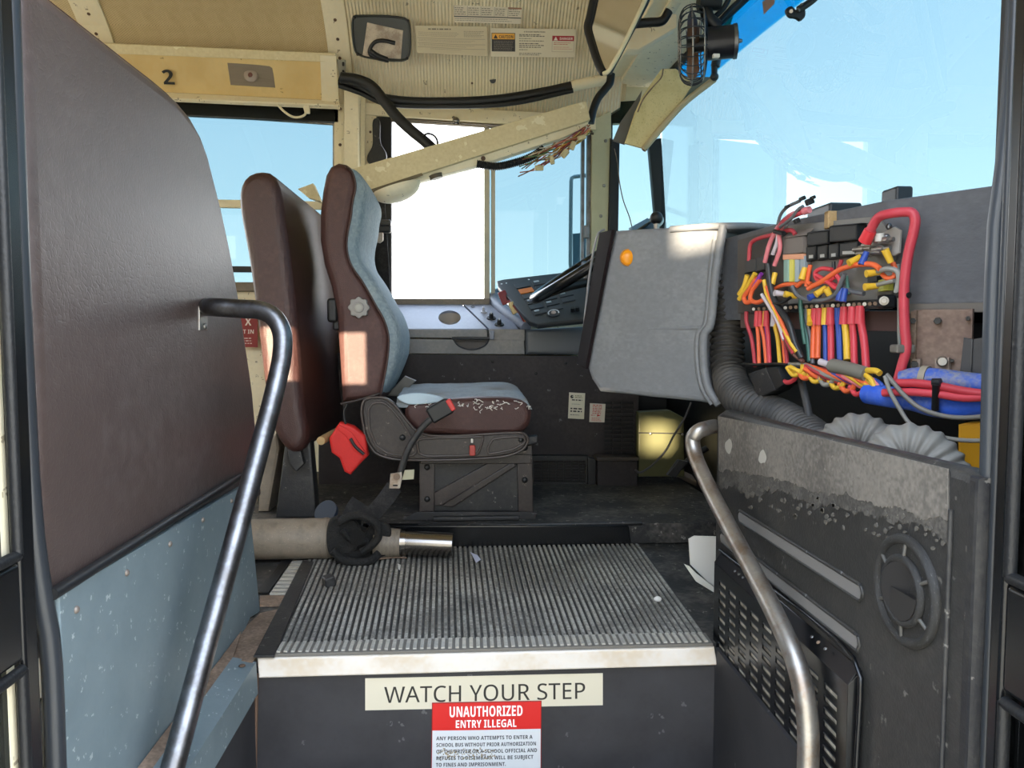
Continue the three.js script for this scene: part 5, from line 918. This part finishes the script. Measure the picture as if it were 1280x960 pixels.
{
  const t = thing('heater_grille', 'black slotted metal grille cover in front of the engine cover panel', 'grille');
  const X = 0.484;         // u runs along the panel, v down
  const A = onX(893, 706, X), B = onX(1060, 852, X), yT = (A.y + B.y) / 2, zA = A.z, zB = B.z, H = yT + 0.045;
  const pt = (u, v) => V(X, yT - v * H, zA + (zB - zA) * u), holes = [];
  const cols = 9, rows = 9;
  for (let i = 0; i < cols; i++) for (let j = 0; j < rows; j++) {
    const u0 = 0.055 + i * 0.103, v0 = 0.12 + j * 0.087, w = 0.07, h = 0.052, s = 0.03; holes.push([pt(u0, v0), pt(u0 + w, v0 + s * 0.0), pt(u0 + w, v0 + h), pt(u0, v0 + h)]);
  }
  mesh('plate', slab([pt(0, 0), pt(1, 0), pt(1, 1), pt(0, 1)], 0.0025, 0, holes), M.blackShiny, t);
  for (let i = 0; i < cols; i++) for (let j = 0; j < rows; j++) { const u0 = 0.055 + i * 0.103, v0 = 0.12 + j * 0.087; mesh('louvre', slab([pt(u0, v0 + 0.002).add(V(0.003, 0, 0)), pt(u0 + 0.07, v0 + 0.002).add(V(0.003, 0, 0)), pt(u0 + 0.07, v0 + 0.012), pt(u0, v0 + 0.012)], 0.0015, 0), M.blackPlastic, t); }
  mesh('filter', slab([pt(0.02, 0.02), pt(0.98, 0.02), pt(0.98, 0.98), pt(0.02, 0.98)].map((p) => p.add(V(0.004, 0, 0))), 0.004, 0), mat({ map: grime('#d8cfbe', '#7d7466', { amount: 0.7, per: 8, grain: 0.4, metres: 0.15, s: 139 }), roughness: 0.9 }), t);
  mesh('top_ledge', [slab([pt(-0.005, 0), pt(1, 0), V(0.499, yT + 0.022, zB), V(0.499, yT + 0.022, zA - 0.003)], 0.004, 0.001), tube([V(0.495, yT + 0.024, zA), V(0.495, yT + 0.024, zB + 0.006), V(0.494, yT + 0.005, zB + 0.012), V(0.492, yT - 0.1, zB + 0.012), V(0.492, yT - 0.26, zB + 0.012)], 0.0035, 30, 8)], M.blackShiny, t);
  mesh('end_flange', slab([V(X, yT, zB), V(0.5, yT + 0.02, zB + 0.004), V(0.5, yT - H, zB + 0.004), V(X, yT - H, zB)], 0.004, 0.001), M.blackShiny, t);
  for (const [x, y] of [[919, 714], [924, 718], [929, 722], [1015, 796], [1023, 803], [1032, 811]]) mesh('screw', screw(onX(x, y, 0.488), V(-0.6, 0.8, 0).normalize(), 0.003, 0.002), x === 1023 ? M.rust : M.steel, t);
}
// signs on the step riser
solo('step_sign', sheet(...many(1.4315, [456.5, 848], [753.5, 841.5], [753.5, 881.5], [456.5, 888])), print(1188, 160, (x, w, h) => {
  x.fillStyle = '#d8cfb9'; x.fillRect(0, 0, w, h); x.fillStyle = '#1d1a17'; x.font = '112px sans-serif'; x.textBaseline = 'middle'; const s = 'WATCH YOUR STEP', m = x.measureText(s).width; x.save(); x.translate(92, h / 2 + 6); x.scale(1012 / m, 1); x.fillText(s, 0, 0); x.restore();
}), 'long cream sign reading WATCH YOUR STEP on the dark step riser', 'sign');
solo('entry_sign', sheet(...many(1.4295, [540, 878.5], [677, 876], [676.5, 974], [538.5, 976])), print(560, 400, (x, w, h) => {
  x.fillStyle = '#dadde0'; x.fillRect(0, 0, w, h); x.fillStyle = '#d81f1c'; x.fillRect(0, 0, w, 142); x.strokeStyle = '#8a1512'; x.lineWidth = 4; x.strokeRect(2, 2, w - 4, h - 4);
  const fit = (s, cx, y, width, px, f = 'bold', col = '#fff') => { x.font = f + ' ' + px + 'px sans-serif'; x.fillStyle = col; x.textBaseline = 'alphabetic'; const m = x.measureText(s).width; x.save(); x.translate(cx - width / 2, y); x.scale(width / m, 1); x.fillText(s, 0, 0); x.restore(); };
  fit('UNAUTHORIZED', w / 2 - 5, 74, 380, 74); fit('ENTRY ILLEGAL', w / 2 - 5, 130, 316, 54);
  ['ANY PERSON WHO ATTEMPTS TO ENTER A', 'SCHOOL BUS WITHOUT PRIOR AUTHORIZATION', 'OF THE DRIVER OR A SCHOOL OFFICIAL AND', 'REFUSES TO DISEMBARK WILL BE SUBJECT', 'TO FINES AND IMPRISONMENT.'].forEach((s, i) => { const ww = [490, 510, 515, 495, 355][i]; fit(s, 24 + ww / 2, 192 + i * 34, ww, 27, 'bold', '#26282c'); });
  for (let i = 0; i < 160; i++) { x.fillStyle = ['#7a684a', '#a08a62', '#5d4e38'][i % 3]; const a = rnd(0, w * 0.52), y = 262 + rnd(-26, 26) + rnd(-10, 10); x.fillRect(30 + a, y, rnd(2, 9), rnd(2, 6)); }
}), 'red and white sign reading UNAUTHORIZED ENTRY ILLEGAL below the cream step sign', 'sign');

// ================================================================ THINGS: above the windows
// light box panel over the passenger windows
{
  const t = thing('light_box', 'long yellowed metal header box with a dome lamp and the number 2', 'header panel');
  const d0 = 2.965, d1 = 2.86;
  const a = (x, y, d) => at(x, y, d);
  mesh('face', slab([a(60, 108, d0), a(424, 127, d0), a(419, 78, d1 + 0.02), a(60, 64, d1 + 0.02)], 0.012, 0.002), M.yellowCream, t);
  mesh('upper_flange', slab([a(60, 64, d1 + 0.015), a(419, 78, d1 + 0.015), a(419, 67, d1), a(60, 51, d1)], 0.014, 0.002), M.chipped, t);
  mesh('lower_flange', [slab([a(60, 118, d0 - 0.03), a(425, 134, d0 - 0.03), a(424, 126, d0), a(60, 107, d0)], 0.008, 0.002), tube([a(60, 117, d0 - 0.03), a(425, 132.5, d0 - 0.03)], 0.006)], M.cream, t);
  mesh('end_band', slab([a(402, 127, d0 - 0.002), a(424, 128.5, d0 - 0.002), a(420, 70, d1), a(400, 69, d1)], 0.005, 0.001), M.cream, t);
  // paint runs along the top
  for (const [x, y, h] of [[206, 66, 6], [212, 62, 10], [218, 64, 8], [225, 62, 10], [231, 62, 10], [316, 66, 9], [322, 66, 9], [328, 68, 8], [338, 73, 6], [352, 76, 4], [364, 71, 7], [372, 73, 6]]) mesh('paint_run', slab(smoothLoop([[x - 3, y], [x + 3, y], [x + 3.4, y + h], [x, y + h + 2], [x - 3.4, y + h]].map(([px, py]) => at(px, py, d1 + 0.012 + (py - 62) * 0.0016)), 20), 0.003, 0.001), M.cream, t);
  const dl = (x, y) => at(x, y, d1 + 0.02 + (y - 70) * 0.0017 - 0.006);
  const lamp = mesh('dome_lamp', slab([dl(284, 79), dl(341, 82), dl(344, 110), dl(288, 106.5)], 0.012, 0.003), mat({ color: new THREE.Color('#8d8070'), roughness: 0.35, bumpMap: dtex(128, (u, v) => 0.5 + 0.5 * Math.sin(v * Math.PI * 16), false, 0.03), bumpScale: 0.0005 }), t);
  mesh('lens', ball(dl(314, 94.5).add(V(0, 0, 0.004)), 0.026, 1, 1, 0.35), plain('#a2948a', 0.25), lamp);
  mesh('bulb', ball(dl(314, 95).add(V(0, 0, 0.012)), 0.009, 1, 1, 0.5), plain('#7a4b40', 0.3), lamp);
  const g = new TextGeometry('2', { font, size: 0.05, depth: 0.002, curveSegments: 8 }); const p = dl(205, 106); g.scale(1.15, 1, 1); g.rotateX(0.5); g.translate(p.x, p.y, p.z + 0.006); mesh('number', clean(g), M.black, t);
  mesh('loose_wire', tube([[347, 131], [356, 140], [366, 146], [376, 146], [382, 142], [380, 133]].map(([x, y]) => at(x, y, 2.93)), 0.0045, 30, 8), M.cream, t);
  mesh('wire_plug', box(0.02, 0.03, 0.015, ...at(384, 137, 2.93).toArray(), 0.004), M.cream, t);
}
{
  const t = thing('end_bracket', 'small grey metal bracket at the right end of the yellowed light box', 'bracket');
  mesh('plate', slab(many(2.88, [421, 74], [432, 75], [432, 98], [424, 97]), 0.006, 0.002), plain('#8d8b80', 0.5), t);
  for (const y of [80, 90]) mesh('slot', box(0.008, 0.014, 0.006, ...at(429, y, 2.877).toArray(), 0.002), M.black, t);
}
// black tray with a clear bag
const lin2 = (x, y, k = 0) => at(x, y, 2.935 - (130 - y) * 0.0011 - k);   // just in front of the ribbed lining
{
  const t = thing('document_tray', 'black plastic tray holding a torn clear wrapped paper above the driver window', 'tray');
  mesh('tray', slab(smoothLoop([[441, 20], [447, 19], [508, 23], [512, 28], [512, 70], [507, 76], [450, 70], [444, 66]].map(([x, y]) => lin2(x, y, 0.004)), 60), 0.014, 0.003), plain('#2b2f28', 0.35), t);
  mesh('rim', sweep(new THREE.CatmullRomCurve3([[442, 21], [448, 20], [507, 24], [511, 30], [511, 69], [506, 75], [451, 69.5], [445, 65]].map(([x, y]) => lin2(x, y, 0.008)), true), 90, 8, 0.0038, false), plain('#23261f', 0.3), t);
  mesh('paper', slab([[459, 28], [504, 38], [501, 74], [453, 70]].map(([x, y]) => lin2(x, y, 0.009)), 0.003, 0.001), mat({ map: grime('#cdbfa9', '#9a8774', { amount: 0.8, per: 5, grain: 0.15, metres: 0.15, s: 141 }), roughness: 0.4 }), t);
  mesh('strap', [tube([[494, 54], [480, 51], [470, 52], [464, 58], [462, 66], [470, 72], [486, 76]].map(([x, y]) => lin2(x, y, 0.014)), 0.007, 40, 8), tube([[463, 64], [472, 70], [484, 75]].map(([x, y]) => lin2(x, y, 0.014)), 0.01, 16, 8)], M.black, t);
  for (const [x, y] of [[443, 22], [510, 26], [447, 68], [509, 73]]) mesh('screw', screw(lin2(x, y, 0.013), V(0, -0.3, 1).normalize(), 0.005), M.black, t);
}
solo('rule_sticker', sheet(lin2(519, 32, 0.003), lin2(608.5, 33, 0.003), lin2(609.5, 70.5, 0.003), lin2(521, 66, 0.003)), print(512, 208, (x, w, h) => {
  x.fillStyle = '#cbbfa0'; x.fillRect(0, 0, w, h); x.fillStyle = '#5b5242'; fakeLines(x, 90, 18, 210, 1, 10, 8, '#5b5242'); fakeLines(x, 20, 44, 310, 4, 9, 4, '#a3967c'); fakeLines(x, 345, 34, 150, 5, 9, 4, '#8d816a'); for (const y of [88, 126, 158]) { x.fillStyle = '#8b7e68'; x.fillRect(10, y, w - 24, 3); } fakeLines(x, 20, 100, 460, 2, 10, 4, '#a3967c'); fakeLines(x, 20, 136, 440, 2, 9, 4, '#a3967c'); fakeLines(x, 100, 168, 240, 1, 9, 4, '#a3967c');
}), 'faded cream notice with ruled lines beside the black tray', 'sticker');
solo('caution_sticker', sheet(lin2(613, 35, 0.003), lin2(720.5, 36.5, 0.003), lin2(719, 72, 0.003), lin2(613.5, 71, 0.003)), print(640, 220, (x, w, h) => {
  x.fillStyle = '#d9cfb6'; x.fillRect(0, 0, w, h); x.fillStyle = '#1c1a18'; x.fillRect(8, 36, 176, 142); x.fillStyle = '#e7a83a'; x.fillRect(12, 40, 168, 44); x.fillStyle = '#221d14'; x.beginPath(); x.moveTo(22, 78); x.lineTo(38, 48); x.lineTo(54, 78); x.fill(); x.font = 'bold 32px sans-serif'; x.textBaseline = 'middle'; x.fillText('CAUTION', 62, 64, 110); fakeLines(x, 24, 98, 150, 7, 11, 4, '#8a8175', 0.1);
  x.font = 'bold 15px sans-serif'; x.fillStyle = '#33302a'; x.fillText('4-TO-8-DAY INSPECTIONS', 248, 24, 160); fakeLines(x, 214, 44, 200, 2, 11, 6, '#4a463e'); fakeLines(x, 214, 74, 100, 1, 11, 5, '#5a554b'); fakeLines(x, 214, 92, 190, 1, 11, 5, '#4a463e'); fakeLines(x, 214, 112, 190, 3, 14, 6, '#4a463e'); fakeLines(x, 214, 160, 80, 1, 14, 5, '#5a554b'); fakeLines(x, 214, 188, 200, 2, 12, 5, '#4a463e');
  x.fillStyle = '#a6242c'; x.fillRect(462, 52, 164, 40); x.fillStyle = '#e8dcd0'; x.beginPath(); x.moveTo(472, 88); x.lineTo(488, 58); x.lineTo(504, 88); x.fill(); x.font = 'bold 26px sans-serif'; x.fillText('DANGER', 516, 74, 100); x.strokeStyle = '#b5a493'; x.lineWidth = 3; x.strokeRect(462, 92, 164, 84); fakeLines(x, 474, 104, 140, 2, 12, 5, '#b96a62'); fakeLines(x, 474, 138, 140, 2, 14, 4, '#c88a80');
}), 'cream sticker with an orange and black caution block and a red danger block', 'sticker');
solo('safety_sticker', sheet(lin2(567, -1, 0.003), lin2(653, 2.5, 0.003), lin2(651, 30, 0.003), lin2(567.5, 28, 0.003)), print(512, 180, (x, w, h) => {
  x.fillStyle = '#d5cbb6'; x.fillRect(0, 0, w, h); x.fillStyle = '#27292b'; x.fillRect(0, 0, w, 44); for (let i = 0; i < 5; i++) { x.fillStyle = '#8a8578'; x.fillRect(i * 102, 50, 3, 76); fakeLines(x, 8 + i * 102, 62, 86, 4, 16, 6, '#6a655b', 0.3); x.fillStyle = '#3a3937'; x.fillRect(0, 128, w, 8); }
  x.fillStyle = '#8a5a44'; x.fillRect(410, 48, 100, 12); fakeLines(x, 10, 146, 480, 2, 14, 5, '#8b857a');
}), 'cream sticker with a dark band and five small boxes at the top of the picture', 'sticker');
// looms along the lining
{
  const t = thing('wire_loom', 'black wrapped wire loom sagging below the ribbed lining into a cream sleeve', 'cable');
  mesh('loom', [tube(many(2.86, [424, 101], [445, 106], [470, 120], [500, 126], [560, 127.5], [620, 124.5], [680, 115], [716, 107]), 0.017, 90, 12), tube(many(2.85, [424, 107], [450, 116], [480, 129], [560, 133], [640, 129], [716, 113]), 0.009, 90, 10)], M.gasket, t);
  mesh('sleeve', tube(many(2.86, [714, 108], [740, 102.5], [763, 98]), 0.02, 16, 16), M.cream, t);
  const u = thing('wire_loom', 'black wire loom curving down behind the hanging beam', 'cable');
  mesh('loom', tube(many(2.82, [426, 97], [446, 100], [463, 107], [480, 126], [496, 146], [514, 163], [530, 176], [545, 190], [556, 202]), 0.0195, 70, 14), M.gasket, u);
  mesh('loop', tube(many(2.8, [528, 170], [535, 167], [543, 170], [547, 178], [545, 184]), 0.004, 24, 8), M.gasket, u);
  solo('strap', tube(many(2.78, [764, 92], [762, 104], [756, 112], [748, 122], [742, 136], [738, 154]), 0.014, 40, 12), M.gasket, 'short black loom hanging from the front corner to the beam end', 'cable');
}
// hanging cream beam with a bulging lamp cover and a torn bundle of wires
{
  const t = thing('hanging_beam', 'loose cream metal beam hanging slantwise across the driver window', 'beam');
  const B = 2.72;
  mesh('beam', slab(many(B, [440, 211], [729, 126.5], [733, 127], [738, 149], [735, 151], [462, 238], [455, 232]), 0.09, 0.003), M.chipped, t);
  mesh('lower_flange', slab(many(B + 0.02, [462, 238], [735, 151], [736, 157], [704, 172], [600, 206], [527, 226], [466, 246]), 0.05, 0.004), M.cream, t);
  mesh('slot', slab(many(B - 0.002, [462, 237], [527, 216], [529, 219], [466, 241]), 0.004, 0.001), plain('#6b6048', 0.6), t);
  const dome = new THREE.SphereGeometry(1, 36, 20, 0, Math.PI * 2, 0, Math.PI / 2); dome.scale(0.088, 0.052, 0.06); dome.rotateX(Math.PI); dome.rotateZ(0.3); const dc = at(495, 234, B + 0.03); dome.translate(dc.x, dc.y, dc.z);
  mesh('lamp_cover', metreUV(dome.clone()), M.cream, t);
  mesh('buzzer', (() => { const g = new THREE.CylinderGeometry(0.026, 0.022, 0.014, 28); g.rotateZ(0.3); const p = at(545, 221, B + 0.03); g.translate(p.x, p.y, p.z); return clean(g); })(), plain('#5c503e', 0.5), t);
  mesh('screw', rod(at(604, 198, B - 0.002), at(604, 198, B - 0.01), 0.008), M.rustScrew, t);
  mesh('corner_block', slab(many(2.8, [372, 236], [391, 229], [401, 252], [384, 246]), 0.05, 0.003), M.chipped, t);
}
{
  const t = thing('wire_bundle', 'torn bundle of thin coloured wires and a corrugated sleeve under the beam end', 'wire bundle');
  mesh('sleeve', hose(many(2.74, [596, 205], [620, 208], [645, 203], [664, 196], [680, 186]), 0.0135, 0.0016, 0.007, 14), M.gasket, t);
  const cs = ['#b04a44', '#c9b061', '#d8cdb4', '#8c5a3a', '#c9826a', '#d9d2c0', '#a33b34', '#5b7a4e', '#d6b34a', '#7a4a56', '#cfc4a8', '#b5643c'];
  for (let i = 0; i < 34; i++) { const n = 6, o = rnd(-7, 7), q = []; for (let k = 0; k <= n; k++) { const f = k / n, x = 735 - 78 * f + rnd(-4, 4) - (i % 5) * 2 * f, y = 162 + 46 * Math.pow(f, 0.8) + o * (0.6 + 1.3 * f) + rnd(-4, 4); q.push(at(Math.min(738, x), y, 2.72 + rnd(-0.015, 0.015))); } mesh('wire', tube(q.slice(0, 4 + i % 4), 0.0021, 24, 5), plain(cs[i % 12], 0.5), t); }
  for (const [x, y, w] of [[706, 192, 8], [716, 182, 7], [727, 172, 6], [674, 210, 7], [690, 200, 6]]) mesh('connector', box(w * 0.0026, 0.03, 0.014, ...at(x, y, 2.7).toArray(), 0.004, [0, 0, rnd(-1.6, 0.2)]), plain('#cdbf95', 0.5), t);
}
// belt retractor and belt by the window post
{
  const t = thing('belt_retractor', 'black shoulder belt anchor and hanging belt beside the driver window', 'seat belt');
  mesh('arm', slab(smoothLoop(many(2.98, [466, 150], [469, 147], [473, 148], [475, 153], [476, 178], [483, 192], [482, 201], [470, 205], [459, 202], [459, 194], [465, 182]), 50), 0.025, 0.006), M.blackPlastic, t);
  mesh('belt', slab(many(2.99, [468, 235], [480, 235], [489, 376], [466, 376]), 0.004, 0.001), M.webbing, t);
  mesh('guide', [box(0.055, 0.05, 0.03, ...at(480, 283, 2.97).toArray(), 0.008), box(0.06, 0.012, 0.034, ...at(479, 281, 2.965).toArray(), 0.004)], M.blackPlastic, t);
  mesh('tongue', slab(many(2.96, [470, 290], [479, 290], [479, 301], [475, 304], [470, 303]), 0.006, 0.002), M.steelDull, t);
}
// sign on the wall behind the brown barrier
solo('exit_sign', sheet(...many(3.0, [296, 393], [322, 393], [322, 434], [296, 434])), print(160, 256, (x, w, h) => { x.fillStyle = '#8d1f1c'; x.fillRect(0, 0, w, h); x.fillStyle = '#e3d5cf'; x.font = 'bold 80px sans-serif'; x.fillText('X', 62, 86); x.font = 'bold 44px sans-serif'; x.fillText('IT IN', 30, 150); fakeLines(x, 30, 182, 110, 3, 20, 8, '#d9b8b0'); }), 'dark red sign with white letters behind the brown barriers', 'sign');
// sun visor
{
  const t = thing('sun_visor', 'cream sun visor board hanging over the windscreen corner', 'visor');
  const B = 2.35;
  mesh('board', slab(many(B, [827, 86], [845, 85.5], [862, 98], [866, 106], [853, 126], [803, 185], [781, 179], [794, 140], [803, 120]), 0.012, 0.003), mat({ map: grime('#d6c791', '#c5b47c', { amount: 0.5, per: 6, grain: 0.06, metres: 0.2, specks: 0.2, speck: '#a89866', s: 143 }), roughness: 0.6 }), t);
  mesh('fold', slab(many(B + 0.03, [794, 126], [803, 112], [797, 142], [781, 181], [766, 176], [776, 152]), 0.006, 0.002), plain('#5b5a55', 0.45), t);
  mesh('backing', slab(many(B + 0.03, [862, 96], [893, 96], [888, 103], [855, 132], [850, 130]), 0.006, 0.002), plain('#7d7f70', 0.5), t);
  mesh('rail', tube(many(B - 0.01, [804, 187], [853, 131], [893, 99]), 0.0095, 30, 12), plain('#b8a987', 0.45), t);
  mesh('joint', [ball(at(893, 96, B - 0.02), 0.0125), rod(at(893, 96, B - 0.02), at(893, 82, B - 0.02), 0.009), rod(at(894, 83, B - 0.02), at(896, 74, B - 0.02), 0.0135)], M.dialDark, t);
  mesh('wire', tube(many(B - 0.014, [829, 86], [827, 96], [815, 110], [804, 124], [797, 140]), 0.002, 40, 6), M.rust, t);
  mesh('end_cap', ball(at(806, 186, B - 0.01), 0.008), M.rustScrew, t);
}
// fan in its wire cage
{
  const t = thing('dash_fan', 'small black fan in a wire cage fixed above the sun visor', 'fan');
  const c = at(864, 57, 2.1), R = 0.102, ax = V(0.97, 0.03, 0.24).normalize(), q = new THREE.Quaternion().setFromUnitVectors(V(0, 1, 0), ax);
  const on = (r, a, h) => V(Math.cos(a) * r, h, Math.sin(a) * r).applyQuaternion(q).add(c);
  const prof = [[0.02, -0.03], [0.06, -0.032], [0.09, -0.022], [0.1, -0.005], [0.1, 0.012], [0.09, 0.03], [0.06, 0.038], [0.03, 0.04]];
  for (let i = 0; i < 26; i++) { const a = i / 26 * Math.PI * 2; mesh('cage_wire', tube(prof.map(([r, h]) => on(r, a, h)), 0.0016, 20, 5), M.dialDark, t); }
  for (const [r, h] of [[0.1, 0.0], [0.09, 0.03], [0.07, -0.03], [0.04, -0.032], [0.02, -0.03]]) mesh('cage_ring', sweep(new THREE.CatmullRomCurve3(Array.from({ length: 16 }, (_, i) => on(r, i / 16 * 6.2832, h)), true), 60, 6, 0.002, false), M.steelDull, t);
  for (let i = 0; i < 4; i++) mesh('blade', grid(8, 6, (u, v) => on(0.02 + 0.065 * u, i * 1.5708 + (v - 0.5) * 0.9 * (0.5 + u), 0.004 + (v - 0.5) * 0.03)), plain('#6b4a33', 0.5), t);
  const m0 = c.clone().addScaledVector(ax, 0.035), m1 = c.clone().addScaledVector(ax, 0.115);
  const mo = mesh('motor', [rod(m0, m1, 0.042, 0.042, 32), rod(m1, m1.clone().addScaledVector(ax, 0.006), 0.036, 0.03, 32)], plain('#1b1a22', 0.35), t);
  mesh('motor_rim', rod(m1.clone().addScaledVector(ax, -0.006), m1.clone().addScaledVector(ax, 0.003), 0.0445, 0.0445, 32), M.steel, mo); mesh('axle_nut', rod(m1, m1.clone().addScaledVector(ax, 0.017), 0.009, 0.004, 8), M.screwMetal, mo);
  mesh('hub', rod(c.clone().addScaledVector(ax, -0.012), m0, 0.018, 0.018, 20), M.black, t);
  mesh('switch_tag', box(0.018, 0.01, 0.012, ...at(895, 70, 2.04).toArray(), 0.002), M.white, t);
  mesh('stand', [tube([m0.clone().lerp(m1, 0.45).add(V(0, 0.04, 0)), at(884, 20, 2.08), at(886, -6, 2.1), at(886, -60, 2.12)], 0.017, 24, 12), rod(at(873, 2, 2.08), at(900, 2, 2.08), 0.022)], M.black, t);
  mesh('cord', [tube(many(2.1, [886, 26], [897, 18], [906, 8], [914, -10], [918, -40]), 0.007, 24, 8), tube(many(2.1, [896, 30], [912, 12], [924, 0], [938, -20]), 0.006, 24, 8)], M.gasket, t);
}
// interior mirror
{
  const t = thing('interior_mirror', 'large rectangular rear view mirror with a black rubber edge', 'mirror'), B = 2.0;
  const o = at(757, 60, B), mn = V(-0.62, 0.14, 0.78).normalize(), mp = (x, y, k = 0) => { const q = ray(x, y); return EYE.clone().addScaledVector(q, o.clone().sub(EYE).dot(mn) / q.dot(mn)).addScaledVector(mn, k); };
  mesh('glass', slab([[752, -60], [832, -60], [806, 2], [759, 90], [754, 91], [738, 46], [736, 30]].map(([x, y]) => mp(x, y)), 0.006, 0.002), M.mirror, t);
  mesh('rubber_edge', tube([[755, -60], [738, 22], [735, 34], [738, 48], [750, 84], [755, 92]].map(([x, y]) => mp(x, y, 0.004)), 0.0095, 60, 12), M.gasket, t);
  mesh('frame', tube([[832, -60], [806, 4], [760, 91], [755, 92.5]].map(([x, y]) => mp(x, y, 0.004)), 0.0058, 60, 10), plain('#d2c8a4', 0.4), t);
  mesh('back', slab([[752, -60], [832, -60], [806, 2], [760, 90], [754, 91], [737, 45], [735, 30]].map(([x, y]) => mp(x, y, -0.007)), 0.014, 0.004), M.black, t);
  mesh('arm', [tube(many(2.1, [790, 30], [812, 28], [828, 26], [836, 14]), 0.012, 20, 10)], M.black, t);
}
solo('header_bracket', [slab(many(2.2, [788, 34], [826, 33], [836, 17], [846, 17], [846, 34], [798, 62], [784, 61]), 0.05, 0.003)], M.cream, 'cream folded sheet metal bracket between the mirror and the fan', 'bracket');
// wiper bracket at the top of the windscreen
{
  const t = thing('mirror_clamp', 'small black clamp and rod hanging inside the top of the windscreen', 'clamp'), B = 1.75;
  mesh('plate', slab(smoothLoop(many(B, [983, 11], [990, 7], [996, 12], [1006, 10], [1007, 20], [1001, 25], [996, 22], [987, 20]), 40), 0.012, 0.003), M.black, t);
  mesh('rod', tube(many(B, [998, 12], [1008, 6], [1016, 0], [1030, -14]), 0.008, 16, 10), M.black, t);
  mesh('bolt', [rod(at(989, 14, B - 0.001), at(989, 14, B - 0.008), 0.004)], M.screwMetal, t);
  mesh('pin', rod(at(997, 14, B - 0.002), at(1003, 6, B - 0.002), 0.005), M.steel, t);
}
solo('windscreen_tag', sheet(...many(1.9, [953, 2], [969, -6], [968, 5], [955, 18])), plain('#8a6a55', 0.7), 'small brown sticker on the blue band of the windscreen', 'sticker');
solo('thin_wire', tube(many(2.9, [768, 186, 3.0], [772, 205], [774, 225], [779, 250], [787, 272], [790, 284]), 0.002, 40, 6), M.rust, 'thin wire hanging down inside the corner window', 'wire');
// outside mirror seen through the tinted pane
{
  const t = thing('outside_mirror', 'pale framed outside mirror beyond the tinted driver window', 'mirror'), B = 3.6;
  mesh('frame', sweep(new THREE.CatmullRomCurve3(many(B, [714, 226], [718, 221], [738, 219], [744, 224], [744, 332], [738, 337], [717, 336], [713, 331]), true, 'catmullrom', 0.15), 80, 8, 0.009, false), plain('#8fa3ad', 0.4), t);
  mesh('glass', slab(many(B + 0.01, [716, 292], [744, 290], [744, 334], [716, 334]), 0.008, 0.001), plain('#5e7f90', 0.3), t);
  mesh('arm', tube([...many(B, [744, 240], [752, 239], [757, 242]), at(757, 258, 3.3), at(756, 270, 3.11)], 0.01), M.black, t);
}
// the bus parked alongside, which shades this one; the sun comes through its open windows
{
  const t = thing('parked_bus', 'pale bus parked alongside, behind the camera', 'bus');
  const z = 4.0, o = [V(-9, -0.7, z), V(2.2, -0.7, z), V(2.2, 2.1, z), V(1.9, 2.5, z), V(-9, 2.5, z)];
  const holes = [[-3.6, -2.93, 1.56, 1.86], [-2.37, -2.25, 1.46, 1.565], [-2.09, -1.97, 1.875, 1.96], [-2.64, -2.54, 1.5, 1.56], [-2.76, -2.7, 1.5, 1.57]].map(([a, b, c, d]) => [V(a, c, z), V(b, c, z), V(b, d, z), V(a, d, z)]);
  mesh('body', slab(o, 0.05, 0, holes), plain('#c8c2b2', 0.5), t);
  mesh('skirt', box(11.2, 0.12, 0.06, -3.4, -0.62, z, 0.01), M.black, t);
  for (const x of [-7, 0.6]) { const w = mesh('wheel', (() => { const g = new THREE.CylinderGeometry(0.48, 0.48, 0.26, 40); g.rotateX(Math.PI / 2); g.translate(x, -0.47, z); return clean(g); })(), M.black, t); }
}
settle();
renderer.render(scene, camera);
